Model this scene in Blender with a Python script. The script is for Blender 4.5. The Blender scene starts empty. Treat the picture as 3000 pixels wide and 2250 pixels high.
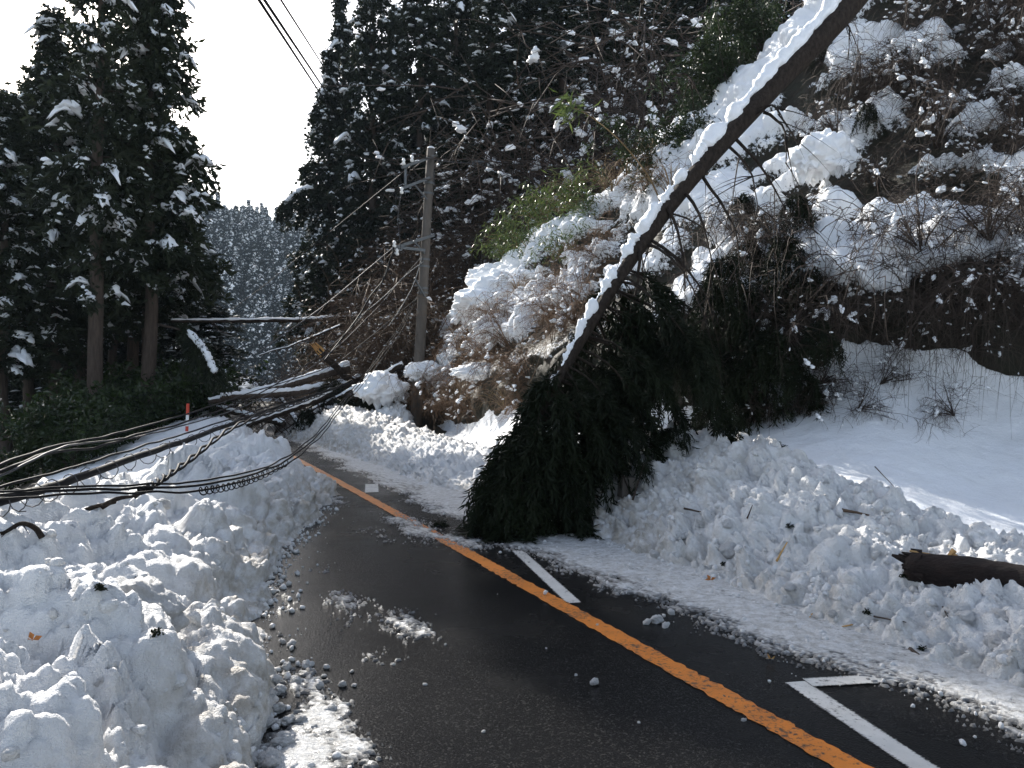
import bpy, math, random
import numpy as np
from mathutils import Vector, Matrix, Euler

rnd = random.Random(11)
rng = np.random.default_rng(11)
SC = bpy.context.scene
COL = SC.collection
R = math.radians

# ------------------------------------------------------------------ camera, sky, sun, exposure
CAM_Z, FPX = 1.6, 804.0
cam_d = bpy.data.cameras.new('camera')
cam = bpy.data.objects.new('camera', cam_d)
COL.objects.link(cam)
cam.location = (0, 0, CAM_Z)
cam.rotation_euler = (R(90), 0, 0)
cam_d.sensor_width = 36
cam_d.lens = 36 * FPX / 1024
cam_d.clip_start, cam_d.clip_end = 0.05, 3000
SC.camera = cam

SUN_AZ, SUN_EL = -34.5, 29.5          # degrees: left of the view axis, above the horizon
W = bpy.data.worlds.new('World')
SC.world = W
W.use_nodes = True
wn = W.node_tree.nodes
sky = wn.new('ShaderNodeTexSky')
sky.sky_type = 'NISHITA'
sky.sun_disc = False
sky.sun_elevation = R(SUN_EL)
sky.sun_rotation = R(SUN_AZ)
sky.air_density, sky.dust_density, sky.ozone_density = 1.0, 1.6, 1.0
bg = wn['Background']
bg.inputs[1].default_value = 0.15
hs_ = wn.new('ShaderNodeHueSaturation'); hs_.inputs['Saturation'].default_value = 0.68     # thin white cloud over the blue
W.node_tree.links.new(sky.outputs[0], hs_.inputs['Color'])
W.node_tree.links.new(hs_.outputs[0], bg.inputs[0])

sun_d = bpy.data.lights.new('sun', 'SUN')
sun_d.energy, sun_d.angle, sun_d.color = 5.0, R(0.5), (1.0, 0.95, 0.87)
sun = bpy.data.objects.new('sun', sun_d)
COL.objects.link(sun)
sdir = Vector((math.sin(R(SUN_AZ)) * math.cos(R(SUN_EL)), math.cos(R(SUN_AZ)) * math.cos(R(SUN_EL)), math.sin(R(SUN_EL))))
sun.rotation_euler = sdir.to_track_quat('Z', 'Y').to_euler()

SC.view_settings.view_transform = 'Standard'
SC.view_settings.look = 'None'
SC.view_settings.exposure = 0.82
SC.view_settings.gamma = 1.0
SC.render.engine = 'CYCLES'
SC.cycles.use_denoising = True
SC.cycles.max_bounces = 6
SC.cycles.volume_bounces = 0
SC.cycles.transparent_max_bounces = 4
SC.cycles.caustics_reflective = False
SC.cycles.caustics_refractive = False
SC.cycles.sample_clamp_indirect = 6

# ------------------------------------------------------------------ coordinates
K = 1024 / 2212.0                     # measuring grid of the photograph -> render pixels
def at(xd, yd, Y):                    # a measured direction at distance Y -> a point of the place
    return Vector(((xd * K - 512) * Y / FPX, Y, CAM_Z + (384 - yd * K) * Y / FPX))
def ap(px, py, Y):
    return Vector(((px - 512) * Y / FPX, Y, CAM_Z + (384 - py) * Y / FPX))
def gr(xd, yd, z=0.0):                # where the measured direction meets height z
    Y = (CAM_Z - z) * FPX / (yd * K - 384)
    return Vector(((xd * K - 512) * Y / FPX, Y, z))
U = np.array([-0.394, 0.919]); N_ = np.array([0.919, 0.394]); O_ = np.array([1.42, 3.35])
def st(s, t):                         # along / across the road -> x, y
    s, t = np.asarray(s, float), np.asarray(t, float)
    return O_[0] + s * U[0] + t * N_[0], O_[1] + s * U[1] + t * N_[1]
def inv_st(x, y):
    dx, dy = np.asarray(x) - O_[0], np.asarray(y) - O_[1]
    return dx * U[0] + dy * U[1], dx * N_[0] + dy * N_[1]
def sstep(x, a, b):
    u = np.clip((np.asarray(x, float) - a) / (b - a), 0, 1)
    return u * u * (3 - 2 * u)

# ------------------------------------------------------------------ noise
_pr = np.random.default_rng(3)
_perm = np.concatenate([_pr.permutation(256)] * 3).astype(np.int64)
_grad = _pr.normal(size=(256, 3)); _grad /= np.linalg.norm(_grad, axis=1)[:, None]
_rp = _pr.random((256, 3)); _rv = _pr.random(256)
_rd = _pr.normal(size=(256, 3)); _rd /= np.linalg.norm(_rd, axis=1)[:, None]
def _hash(i):
    return _perm[_perm[_perm[i[:, 0] & 255] + (i[:, 1] & 255)] + (i[:, 2] & 255)]
def perlin(P):
    P = np.asarray(P, float)
    i = np.floor(P).astype(np.int64); f = P - i
    u = f * f * f * (f * (f * 6 - 15) + 10)
    out = np.zeros(len(P))
    for dx in (0, 1):
        for dy in (0, 1):
            for dz in (0, 1):
                o = np.array([dx, dy, dz])
                g = _grad[_hash(i + o)]
                d = ((f - o) * g).sum(1)
                w = (u[:, 0] if dx else 1 - u[:, 0]) * (u[:, 1] if dy else 1 - u[:, 1]) * (u[:, 2] if dz else 1 - u[:, 2])
                out += w * d
    return out * 1.5
def fbm(P, octaves=4, gain=0.5):
    a, s, o = 1.0, 0.0, 0.0
    P = np.asarray(P, float)
    for k in range(octaves):
        s = s + a * perlin(P * 2 ** k + 17.3 * k); o += a; a *= gain
    return s / o
def billow(P, octaves=3, gain=0.5):
    a, s, o = 1.0, 0.0, 0.0
    for k in range(octaves):
        s = s + a * (1 - 2.2 * np.abs(perlin(P * 2 ** k + 9.1 * k))); o += a; a *= gain
    return s / o
def worley(P):
    P = np.asarray(P, float)
    i = np.floor(P).astype(np.int64); f = P - i
    n = len(P)
    F1 = np.full(n, 9.0); F2 = np.full(n, 9.0); h1 = np.zeros(n, np.int64); off = np.zeros((n, 3))
    for dx in (-1, 0, 1):
        for dy in (-1, 0, 1):
            for dz in (-1, 0, 1):
                o = np.array([dx, dy, dz])
                h = _hash(i + o)
                v = o + _rp[h] - f
                d = np.sqrt((v * v).sum(1))
                m = d < F1
                F2 = np.where(m, F1, np.minimum(F2, d))
                F1 = np.where(m, d, F1); h1 = np.where(m, h, h1)
                off[m] = v[m]
    return F1, F2, h1, off
def chunk(P):                         # rounded, tilted lumps with creases between them
    F1, F2, h, off = worley(P)
    tilt = (off * _rd[h]).sum(1)
    return (1 - np.clip(F1 / 0.85, 0, 1) ** 2) * (0.35 + 0.9 * _rv[h]) + 0.45 * tilt * np.clip((F2 - F1) * 3, 0, 1)

# ------------------------------------------------------------------ meshes
def mesh_from(name, V, tris=None, quads=None, mat=None, smooth=True, attrs=None):
    V = np.ascontiguousarray(V, np.float32)
    me = bpy.data.meshes.new(name)
    fs = []
    nt = 0 if tris is None else len(tris); nq = 0 if quads is None else len(quads)
    me.vertices.add(len(V)); me.vertices.foreach_set('co', V.ravel())
    loops = []
    if nt: loops.append(np.asarray(tris, np.int32).ravel())
    if nq: loops.append(np.asarray(quads, np.int32).ravel())
    L = np.concatenate(loops).astype(np.int32)
    me.loops.add(len(L)); me.loops.foreach_set('vertex_index', L)
    starts = np.concatenate([np.arange(nt) * 3, nt * 3 + np.arange(nq) * 4]).astype(np.int32)
    me.polygons.add(nt + nq); me.polygons.foreach_set('loop_start', starts)
    me.update(calc_edges=True)
    me.polygons.foreach_set('use_smooth', np.full(nt + nq, bool(smooth)))
    for k, a in (attrs or {}).items():
        at_ = me.attributes.new(k, 'FLOAT', 'POINT'); at_.data.foreach_set('value', np.asarray(a, np.float32))
    if mat: me.materials.append(mat)
    me.validate()
    return me
def obj(name, me, parent=None):
    o = bpy.data.objects.new(name, me); COL.objects.link(o)
    if parent is not None: o.parent = parent
    return o
def tag(o, label, cat, group=None, kind=None):
    o['label'] = label; o['category'] = cat
    if group: o['group'] = group
    if kind: o['kind'] = kind
    return o
def thing(name, label, cat, loc=(0, 0, 0), rotz=0.0, group=None):
    o = bpy.data.objects.new(name, None); COL.objects.link(o)
    o.empty_display_size = 0.3
    o.location = loc; o.rotation_euler = (0, 0, rotz)
    return tag(o, label, cat, group)
def struct(o, kind='structure'):
    o['kind'] = kind; return o
def dup(root, loc, rot=(0, 0, 0), scale=1.0, label=None, group=None):
    r = root.copy(); COL.objects.link(r)
    r.location = loc; r.rotation_euler = rot
    r.scale = (scale,) * 3 if not hasattr(scale, '__len__') else scale
    if label: r['label'] = label
    if group: r['group'] = group
    for ch in list(root.children):
        c = ch.copy(); COL.objects.link(c); c.parent = r
        for g in ch.children:
            d = g.copy(); COL.objects.link(d); d.parent = c
    return r
class MB:
    def __init__(self): self.V, self.T, self.Q, self.n = [], [], [], 0
    def add(self, V, tris=None, quads=None):
        V = np.asarray(V, float)
        self.V.append(V)
        if tris is not None and len(tris): self.T.append(np.asarray(tris, np.int64) + self.n)
        if quads is not None and len(quads): self.Q.append(np.asarray(quads, np.int64) + self.n)
        self.n += len(V); return self
    def build(self, name, mat, smooth=True, disp=None):
        V = np.concatenate(self.V)
        if disp is not None: V = disp(V)
        return mesh_from(name, V, np.concatenate(self.T) if self.T else None, np.concatenate(self.Q) if self.Q else None, mat, smooth)
def grid_quads(nr, nc):
    i = np.arange(nr * nc).reshape(nr, nc)
    return np.stack([i[:-1, :-1].ravel(), i[:-1, 1:].ravel(), i[1:, 1:].ravel(), i[1:, :-1].ravel()], 1)
def grid_normals(P):
    du = np.gradient(P, axis=1); dv = np.gradient(P, axis=0)
    n = np.cross(du, dv); n /= np.linalg.norm(n, axis=2)[:, :, None] + 1e-9
    return n
def smooth_path(pts, n):
    pts = np.array([list(p) for p in pts], float)
    m = len(pts)
    ext = np.vstack([2 * pts[0] - pts[1], pts, 2 * pts[-1] - pts[-2]])
    out = []
    for u in np.linspace(0, m - 1 - 1e-6, n):
        i = int(u); f = u - i
        p0, p1, p2, p3 = ext[i], ext[i + 1], ext[i + 2], ext[i + 3]
        out.append(0.5 * (2 * p1 + (p2 - p0) * f + (2 * p0 - 5 * p1 + 4 * p2 - p3) * f ** 2 + (3 * p1 - p0 - 3 * p2 + p3) * f ** 3))
    return np.array(out)
def tube(pts, rad, sides=6):
    P = np.asarray(pts, float); n = len(P)
    rad = np.broadcast_to(np.asarray(rad, float), (n,))
    T = np.gradient(P, axis=0); T /= np.linalg.norm(T, axis=1)[:, None] + 1e-9
    ref = np.array([0, 0, 1.0]) if abs(T[0][2]) < 0.9 else np.array([1.0, 0, 0])
    a = np.cross(T[0], ref); a /= np.linalg.norm(a)
    V = np.zeros((n, sides, 3)); ang = np.arange(sides) / sides * 2 * math.pi
    ca, sa = np.cos(ang)[:, None], np.sin(ang)[:, None]
    for k in range(n):
        a = a - T[k] * a.dot(T[k]); a /= np.linalg.norm(a) + 1e-9
        b = np.cross(T[k], a)
        V[k] = P[k] + rad[k] * (ca * a + sa * b)
    i = np.arange(n * sides).reshape(n, sides)
    j = np.roll(i, -1, axis=1)
    q = np.stack([i[:-1].ravel(), j[:-1].ravel(), j[1:].ravel(), i[1:].ravel()], 1)
    VV = np.vstack([V.reshape(-1, 3), P[0], P[-1]])
    c0, c1 = n * sides, n * sides + 1
    t = [(c0, int(j[0, k]), int(i[0, k])) for k in range(sides)] + [(c1, int(i[-1, k]), int(j[-1, k])) for k in range(sides)]
    return VV, t, q
def box(c, size, rot=None):
    v = np.array([[x, y, z] for x in (-.5, .5) for y in (-.5, .5) for z in (-.5, .5)]) * np.array(size)
    if rot is not None: v = v @ np.array(rot.to_matrix()).T
    v = v + np.array(list(c))
    q = [(0, 1, 3, 2), (4, 6, 7, 5), (0, 4, 5, 1), (2, 3, 7, 6), (0, 2, 6, 4), (1, 5, 7, 3)]
    return v, None, q
def kites(B, D, L, Wd, bend=0.15, side=None):   # leaf-sized four-cornered faces
    n = len(B)
    D = D / (np.linalg.norm(D, axis=1)[:, None] + 1e-9)
    r = rng.normal(size=(n, 3)) if side is None else side
    S = np.cross(D, r); S /= np.linalg.norm(S, axis=1)[:, None] + 1e-9
    Nn = np.cross(S, D)
    L = np.broadcast_to(L, (n,))[:, None]; Wd = np.broadcast_to(Wd, (n,))[:, None]
    mid = B + D * L * 0.45 + Nn * L * bend * 0.6
    V = np.stack([B, mid + S * Wd, B + D * L - Nn * L * bend * 0.4, mid - S * Wd], 1).reshape(-1, 3)
    q = np.arange(n * 4).reshape(n, 4)
    return V, q
def ico(sub):
    bm = __import__('bmesh').new()
    __import__('bmesh').ops.create_icosphere(bm, subdivisions=sub, radius=1.0)
    V = np.array([v.co[:] for v in bm.verts]); T = np.array([[v.index for v in f.verts] for f in bm.faces])
    bm.free(); return V, T
ICO = {k: ico(k) for k in (1, 2, 3, 4, 5)}

# ------------------------------------------------------------------ materials
def new_mat(name):
    m = bpy.data.materials.new(name); m.use_nodes = True
    nt = m.node_tree; return m, nt, nt.nodes['Principled BSDF']
def nz(nt, scale, detail=4, rough=0.55, vec=None):
    n = nt.nodes.new('ShaderNodeTexNoise'); n.inputs['Scale'].default_value = scale
    n.inputs['Detail'].default_value = detail; n.inputs['Roughness'].default_value = rough
    if vec is not None: nt.links.new(vec, n.inputs['Vector'])
    return n.outputs[0]
def ramp(nt, x, stops):
    r = nt.nodes.new('ShaderNodeValToRGB'); nt.links.new(x, r.inputs[0])
    e = r.color_ramp.elements
    while len(e) < len(stops): e.new(0.5)
    for k, (p, c) in enumerate(stops):
        e[k].position = p; e[k].color = (c, c, c, 1) if not hasattr(c, '__len__') else (*c, 1)
    return r.outputs[0]
def mix(nt, f, a, b):
    m = nt.nodes.new('ShaderNodeMix'); m.data_type = 'RGBA'
    if hasattr(f, 'links'): nt.links.new(f, m.inputs[0])
    else: m.inputs[0].default_value = f
    for k, x in ((6, a), (7, b)):
        if hasattr(x, 'links'): nt.links.new(x, m.inputs[k])
        else: m.inputs[k].default_value = (*x, 1)
    return m.outputs[2]
def mth(nt, op, a, b=None):
    m = nt.nodes.new('ShaderNodeMath'); m.operation = op
    for k, x in ((0, a), (1, b)):
        if x is None: continue
        if hasattr(x, 'links'): nt.links.new(x, m.inputs[k])
        else: m.inputs[k].default_value = x
    return m.outputs[0]
def bump(nt, h, strength, dist, normal=None):
    b = nt.nodes.new('ShaderNodeBump'); b.inputs['Strength'].default_value = strength; b.inputs['Distance'].default_value = dist
    nt.links.new(h, b.inputs['Height'])
    if normal is not None: nt.links.new(normal, b.inputs['Normal'])
    return b.outputs[0]
def coord(nt, which='Object'):
    return nt.nodes.new('ShaderNodeTexCoord').outputs[which]
def attr(nt, name):
    a = nt.nodes.new('ShaderNodeAttribute'); a.attribute_name = name; return a.outputs['Fac']

def snow_mat(name, base=(0.86, 0.88, 0.91), dirt=0.0, grain=60, sss=0.0, bmp=0.5):
    m, nt, b = new_mat(name)
    co = coord(nt)
    c = mix(nt, ramp(nt, nz(nt, 3.0, 5, vec=co), [(0.35, 0.0), (0.75, 1.0)]), base, tuple(x * y for x, y in zip(base, (0.95, 0.945, 0.93))))
    if dirt:
        d = attr(nt, 'dirt')
        f = mth(nt, 'MULTIPLY', d, ramp(nt, nz(nt, 7.0, 6, 0.65, co), [(0.30, 0.0), (0.62, 1.0)]))
        c = mix(nt, f, c, (0.40, 0.355, 0.29))
        sp = ramp(nt, nz(nt, 38.0, 3, 0.6, co), [(0.72, 0.0), (0.76, 1.0)])
        c = mix(nt, mth(nt, 'MULTIPLY', sp, 0.55), c, (0.22, 0.18, 0.13))
    nt.links.new(c, b.inputs['Base Color'])
    b.inputs['Roughness'].default_value = 0.55
    b.inputs['Specular IOR Level'].default_value = 0.35
    h = mth(nt, 'ADD', nz(nt, grain, 6, 0.7, co), mth(nt, 'MULTIPLY', nz(nt, grain * 0.25, 5, 0.6, co), 2.2))
    nt.links.new(bump(nt, h, bmp, 0.02), b.inputs['Normal'])
    if sss:
        b.inputs['Subsurface Weight'].default_value = sss
        b.inputs['Subsurface Radius'].default_value = (1.0, 0.95, 0.9)
        b.inputs['Subsurface Scale'].default_value = 0.025
    return m
M_SNOW = snow_mat('snow')
M_BANK = snow_mat('ploughed_snow', base=(0.85, 0.855, 0.865), dirt=1.0, grain=90, bmp=0.8, sss=0.0)
M_LOAD = snow_mat('snow_load', grain=30, bmp=0.35)

def plain(name, col, rough=0.8, spec=0.3, var=0.35, scale=8, bmp=0.4, dist=0.02, stretch=None, metallic=0.0):
    m, nt, b = new_mat(name)
    co = coord(nt)
    if stretch:
        mp = nt.nodes.new('ShaderNodeMapping'); mp.inputs['Scale'].default_value = stretch
        nt.links.new(co, mp.inputs[0]); co = mp.outputs[0]
    n = nz(nt, scale, 6, 0.65, co)
    c = mix(nt, ramp(nt, n, [(0.3, 0.0), (0.7, 1.0)]), tuple(x * (1 - var) for x in col), tuple(min(1, x * (1 + var)) for x in col))
    nt.links.new(c, b.inputs['Base Color'])
    b.inputs['Roughness'].default_value = rough; b.inputs['Specular IOR Level'].default_value = spec
    b.inputs['Metallic'].default_value = metallic
    if bmp: nt.links.new(bump(nt, nz(nt, scale * 2.5, 6, 0.7, co), bmp, dist), b.inputs['Normal'])
    return m
def leaf_mat(name, c1, c2, trans=0.25, rough=0.45, spec=0.4):
    m, nt, b = new_mat(name)
    co = coord(nt)
    c = mix(nt, ramp(nt, nz(nt, 1.7, 4, 0.6, co), [(0.35, 0.0), (0.68, 1.0)]), c1, c2)
    nt.links.new(c, b.inputs['Base Color'])
    b.inputs['Roughness'].default_value = rough; b.inputs['Specular IOR Level'].default_value = spec
    t = nt.nodes.new('ShaderNodeBsdfTranslucent'); nt.links.new(c, t.inputs[0])
    mx = nt.nodes.new('ShaderNodeMixShader'); mx.inputs[0].default_value = trans
    nt.links.new(b.outputs[0], mx.inputs[1]); nt.links.new(t.outputs[0], mx.inputs[2])
    nt.links.new(mx.outputs[0], nt.nodes['Material Output'].inputs[0])
    return m
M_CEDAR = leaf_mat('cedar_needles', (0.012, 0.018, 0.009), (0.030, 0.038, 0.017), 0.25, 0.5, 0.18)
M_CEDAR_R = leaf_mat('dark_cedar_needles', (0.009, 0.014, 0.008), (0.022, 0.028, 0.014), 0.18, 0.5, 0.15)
M_FALLEN = leaf_mat('fallen_cedar_needles', (0.006, 0.009, 0.004), (0.014, 0.020, 0.008), 0.12, 0.55, 0.12)
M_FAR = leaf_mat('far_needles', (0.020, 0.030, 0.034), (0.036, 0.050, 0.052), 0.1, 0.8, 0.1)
M_EVER = leaf_mat('evergreen_leaves', (0.013, 0.025, 0.007), (0.036, 0.060, 0.014), 0.35, 0.25, 0.4)
M_BAMBOO = leaf_mat('bamboo_leaves', (0.045, 0.075, 0.016), (0.105, 0.14, 0.035), 0.35, 0.35, 0.5)
M_REED = leaf_mat('dry_grass', (0.20, 0.14, 0.075), (0.32, 0.235, 0.13), 0.3, 0.7, 0.2)
M_BARK = plain('cedar_bark', (0.075, 0.057, 0.046), 0.9, 0.15, 0.45, 5, 0.9, 0.03, (4, 4, 0.6))
M_WET = plain('wet_bark', (0.036, 0.027, 0.021), 0.75, 0.15, 0.7, 5, 1.0, 0.04, (5, 5, 2.2))
M_LOGB = plain('log_bark', (0.016, 0.009, 0.007), 0.7, 0.25, 0.5, 3, 1.0, 0.03, (1, 6, 6))
M_WOOD = plain('torn_wood', (0.42, 0.25, 0.10), 0.7, 0.3, 0.35, 8, 0.6, 0.01, (1, 8, 8))
M_TWIG = plain('twig_bark', (0.10, 0.066, 0.044), 0.75, 0.3, 0.4, 6, 0)
M_TWIGB = plain('brown_twig_bark', (0.14, 0.085, 0.05), 0.75, 0.3, 0.4, 6, 0)
M_TWIGD = plain('dark_twig_bark', (0.05, 0.036, 0.028), 0.75, 0.3, 0.4, 6, 0)
M_CONC = plain('weathered_concrete', (0.115, 0.102, 0.09), 0.85, 0.15, 0.22, 5, 0.25, 0.01, (2, 2, 0.4))
M_STEEL = plain('galvanised_steel', (0.13, 0.14, 0.145), 0.6, 0.3, 0.2, 9, 0.1, 0.01, None, 0.4)
M_CABLE = plain('black_cable', (0.008, 0.008, 0.009), 0.65, 0.1, 0.3, 20, 0)
M_WIRE = plain('steel_wire', (0.06, 0.06, 0.064), 0.6, 0.25, 0.2, 20, 0, metallic=0.2)
M_PORC = plain('porcelain', (0.75, 0.75, 0.73), 0.25, 0.5, 0.05, 5, 0)
M_RED = plain('red_paint', (0.55, 0.06, 0.03), 0.5, 0.4, 0.2, 5, 0)
M_WHITEP = plain('white_paint', (0.78, 0.78, 0.76), 0.5, 0.4, 0.08, 5, 0)
M_LEAFD = plain('dead_leaf', (0.42, 0.16, 0.04), 0.6, 0.3, 0.4, 20, 0)
M_STRAW = plain('pale_splinter', (0.50, 0.30, 0.11), 0.7, 0.3, 0.3, 9, 0)

def soil_snow(name, soil=(0.020, 0.014, 0.009), green=(0.014, 0.017, 0.008)):
    m, nt, b = new_mat(name)
    co = coord(nt)
    c = mix(nt, ramp(nt, nz(nt, 2.3, 6, 0.65, co), [(0.35, 0.0), (0.65, 1.0)]), soil, green)
    c = mix(nt, ramp(nt, nz(nt, 22, 4, 0.6, co), [(0.55, 0.0), (0.75, 0.7)]), c, (0.045, 0.030, 0.018))
    f = mth(nt, 'ADD', attr(nt, 'snow_cover'), mth(nt, 'MULTIPLY', mth(nt, 'SUBTRACT', nz(nt, 14, 6, 0.7, co), 0.5), 0.8))
    f = ramp(nt, f, [(0.46, 0.0), (0.54, 1.0)])
    s = mix(nt, ramp(nt, nz(nt, 3.0, 5, vec=co), [(0.35, 0.0), (0.75, 1.0)]), (0.86, 0.88, 0.91), (0.81, 0.825, 0.84))
    nt.links.new(mix(nt, f, c, s), b.inputs['Base Color'])
    b.inputs['Roughness'].default_value = 0.65; b.inputs['Specular IOR Level'].default_value = 0.25
    h = mth(nt, 'ADD', nz(nt, 45, 6, 0.7, co), mth(nt, 'MULTIPLY', nz(nt, 11, 5, 0.6, co), 2.0))
    nt.links.new(bump(nt, h, 0.45, 0.025), b.inputs['Normal'])
    return m
M_HILL = soil_snow('snowy_hillside')
M_FLOOR = soil_snow('forest_floor')

def road_mat():
    m, nt, b = new_mat('wet_asphalt')
    co = coord(nt)
    g = nz(nt, 130, 3, 0.7, co)
    c = mix(nt, ramp(nt, g, [(0.4, 0.0), (0.7, 1.0)]), (0.004, 0.004, 0.0045), (0.012, 0.0118, 0.0115))
    nt.links.new(c, b.inputs['Base Color'])
    vv = nt.nodes.new('ShaderNodeTexVoronoi'); vv.inputs['Scale'].default_value = 120; nt.links.new(co, vv.inputs['Vector'])
    c = mix(nt, ramp(nt, vv.outputs['Color'], [(0.68, 0.0), (0.95, 1.0)]), c, (0.034, 0.033, 0.031))
    nt.links.new(c, b.inputs['Base Color'])
    w = nz(nt, 0.9, 5, 0.6, co)
    s_attr = attr(nt, 'wet')
    r = mth(nt, 'SUBTRACT', ramp(nt, w, [(0.3, 0.17), (0.7, 0.34)]), mth(nt, 'MULTIPLY', s_attr, 0.06))
    nt.links.new(r, b.inputs['Roughness'])
    b.inputs['Specular IOR Level'].default_value = 0.085
    v = nt.nodes.new('ShaderNodeTexVoronoi'); v.inputs['Scale'].default_value = 95; nt.links.new(co, v.inputs['Vector'])
    nt.links.new(bump(nt, mth(nt, 'ADD', v.outputs[0], g), 0.28, 0.004), b.inputs['Normal'])
    return m
M_ROAD = road_mat()
def paint_mat(name, col, wear):
    m, nt, b = new_mat(name)
    co = coord(nt)
    f = ramp(nt, mth(nt, 'ADD', mth(nt, 'MULTIPLY', nz(nt, 30, 6, 0.8, co), 0.7), mth(nt, 'MULTIPLY', nz(nt, 2.2, 3, 0.6, co), 0.3)), [(wear, 0.0), (wear + 0.06, 1.0)])
    c = mix(nt, ramp(nt, nz(nt, 5, 4, 0.6, co), [(0.3, 0.0), (0.7, 1.0)]), tuple(x * 0.75 for x in col), col)
    nt.links.new(mix(nt, f, (0.02, 0.019, 0.018), c), b.inputs['Base Color'])
    b.inputs['Roughness'].default_value = 0.42
    nt.links.new(bump(nt, nz(nt, 120, 3, 0.7, co), 0.5, 0.004), b.inputs['Normal'])
    return m
M_ORANGE = paint_mat('orange_paint', (0.66, 0.20, 0.012), 0.42)
M_LINE = paint_mat('worn_white_paint', (0.62, 0.61, 0.58), 0.40)
def slush_mat():
    m, nt, b = new_mat('slush')
    co = coord(nt)
    c = mix(nt, ramp(nt, nz(nt, 16, 6, 0.7, co), [(0.35, 0.0), (0.65, 1.0)]), (0.44, 0.43, 0.41), (0.76, 0.77, 0.78))
    c = mix(nt, ramp(nt, attr(nt, 'thickness'), [(0.0, 0.0), (0.22, 1.0)]), (0.085, 0.083, 0.08), c)
    nt.links.new(c, b.inputs['Base Color'])
    b.inputs['Roughness'].default_value = 0.28; b.inputs['Specular IOR Level'].default_value = 0.5
    nt.links.new(bump(nt, mth(nt, 'ADD', nz(nt, 90, 5, 0.7, co), nz(nt, 30, 4, 0.6, co)), 0.9, 0.02), b.inputs['Normal'])
    return m
M_SLUSH = slush_mat()

# ------------------------------------------------------------------ ground, road
def ground_z(x, y):
    s, t = inv_st(x, y)
    d = np.hypot(x, y)
    z = -0.14 - 2.0 * sstep(-t, 3.5, 9.5) * sstep(s, -40, 4)
    z = z - 2.6 * sstep(d, 55, 120)
    return z
nr, nth = 150, 240
rr = np.concatenate([[0.0], np.geomspace(0.6, 460, nr - 1)])
th = np.linspace(0, 2 * math.pi, nth)
RR, TH = np.meshgrid(rr, th, indexing='ij')
GX, GY = RR * np.sin(TH), RR * np.cos(TH)
Pf = np.stack([GX.ravel(), GY.ravel(), np.zeros(GX.size)], 1)
GZ = ground_z(GX, GY) + (0.10 * fbm(Pf * 0.35, 3)).reshape(GX.shape) * sstep(np.abs(inv_st(GX, GY)[1]), 4, 9)
gs, gt = inv_st(GX, GY)
forest = sstep(-gt, 4.2, 6.0) * sstep(RR, 8, 12) * (1 - sstep(RR, 95, 130))
cover = 1.0 - 0.95 * forest.ravel() + 0.55 * fbm(Pf * 0.55, 4) * forest.ravel()
obj_ground = obj('ground', mesh_from('ground', np.stack([GX, GY, GZ], 2).reshape(-1, 3), None, grid_quads(nr, nth), M_FLOOR, True, {'snow_cover': cover}))
struct(obj_ground)

ss = np.linspace(-8, 52, 240); tt = np.linspace(-3.1, 3.1, 40)
S, T = np.meshgrid(ss, tt, indexing='ij')
X, Y = st(S, T)
wet = np.exp(-((T + 1.6) / 0.5) ** 2) + np.exp(-((S - 11) / 4) ** 2) * 0.6
road = obj('road', mesh_from('road', np.stack([X, Y, np.zeros_like(X)], 2).reshape(-1, 3), None, grid_quads(240, 40)[:, ::-1], M_ROAD, True, {'wet': wet.ravel()}))
struct(road)

def strip(name, pts, width, mat, z=0.004, ragged=0.006):
    P = smooth_path([(p[0], p[1], z) for p in pts], 1000)
    Tn = np.gradient(P, axis=0); Tn /= np.linalg.norm(Tn, axis=1)[:, None]
    Sd = np.stack([Tn[:, 1], -Tn[:, 0], np.zeros(len(P))], 1)
    j = rng.normal(size=(len(P), 2)) * ragged
    V = np.stack([P - Sd * (width / 2 + j[:, :1]), P + Sd * (width / 2 + j[:, 1:])], 1)
    o = obj(name, mesh_from(name, V.reshape(-1, 3), None, grid_quads(len(P), 2)[:, ::-1], mat, False))
    return struct(o)
def stp(s, t):
    x, y = st(s, t); return (float(x), float(y))
strip('centre_line', [stp(-3.5, 0.0), stp(0, 0), stp(8, -0.03), stp(16, -0.1), stp(26, -0.2), stp(40, -0.3)], 0.142, M_ORANGE, 0.004, 0.006)
strip('edge_line', [gr(1118, 1190)[:2], gr(1240, 1303)[:2]], 0.105, M_LINE)
strip('edge_line', [gr(2055, 1700)[:2], gr(1718, 1474)[:2]], 0.115, M_LINE)
strip('edge_line', [gr(1745, 1477)[:2], gr(1945, 1466)[:2]], 0.11, M_LINE, 0.008)
strip('edge_line', [gr(803, 1046)[:2], gr(803, 1064)[:2]], 0.20, M_LINE)

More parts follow.
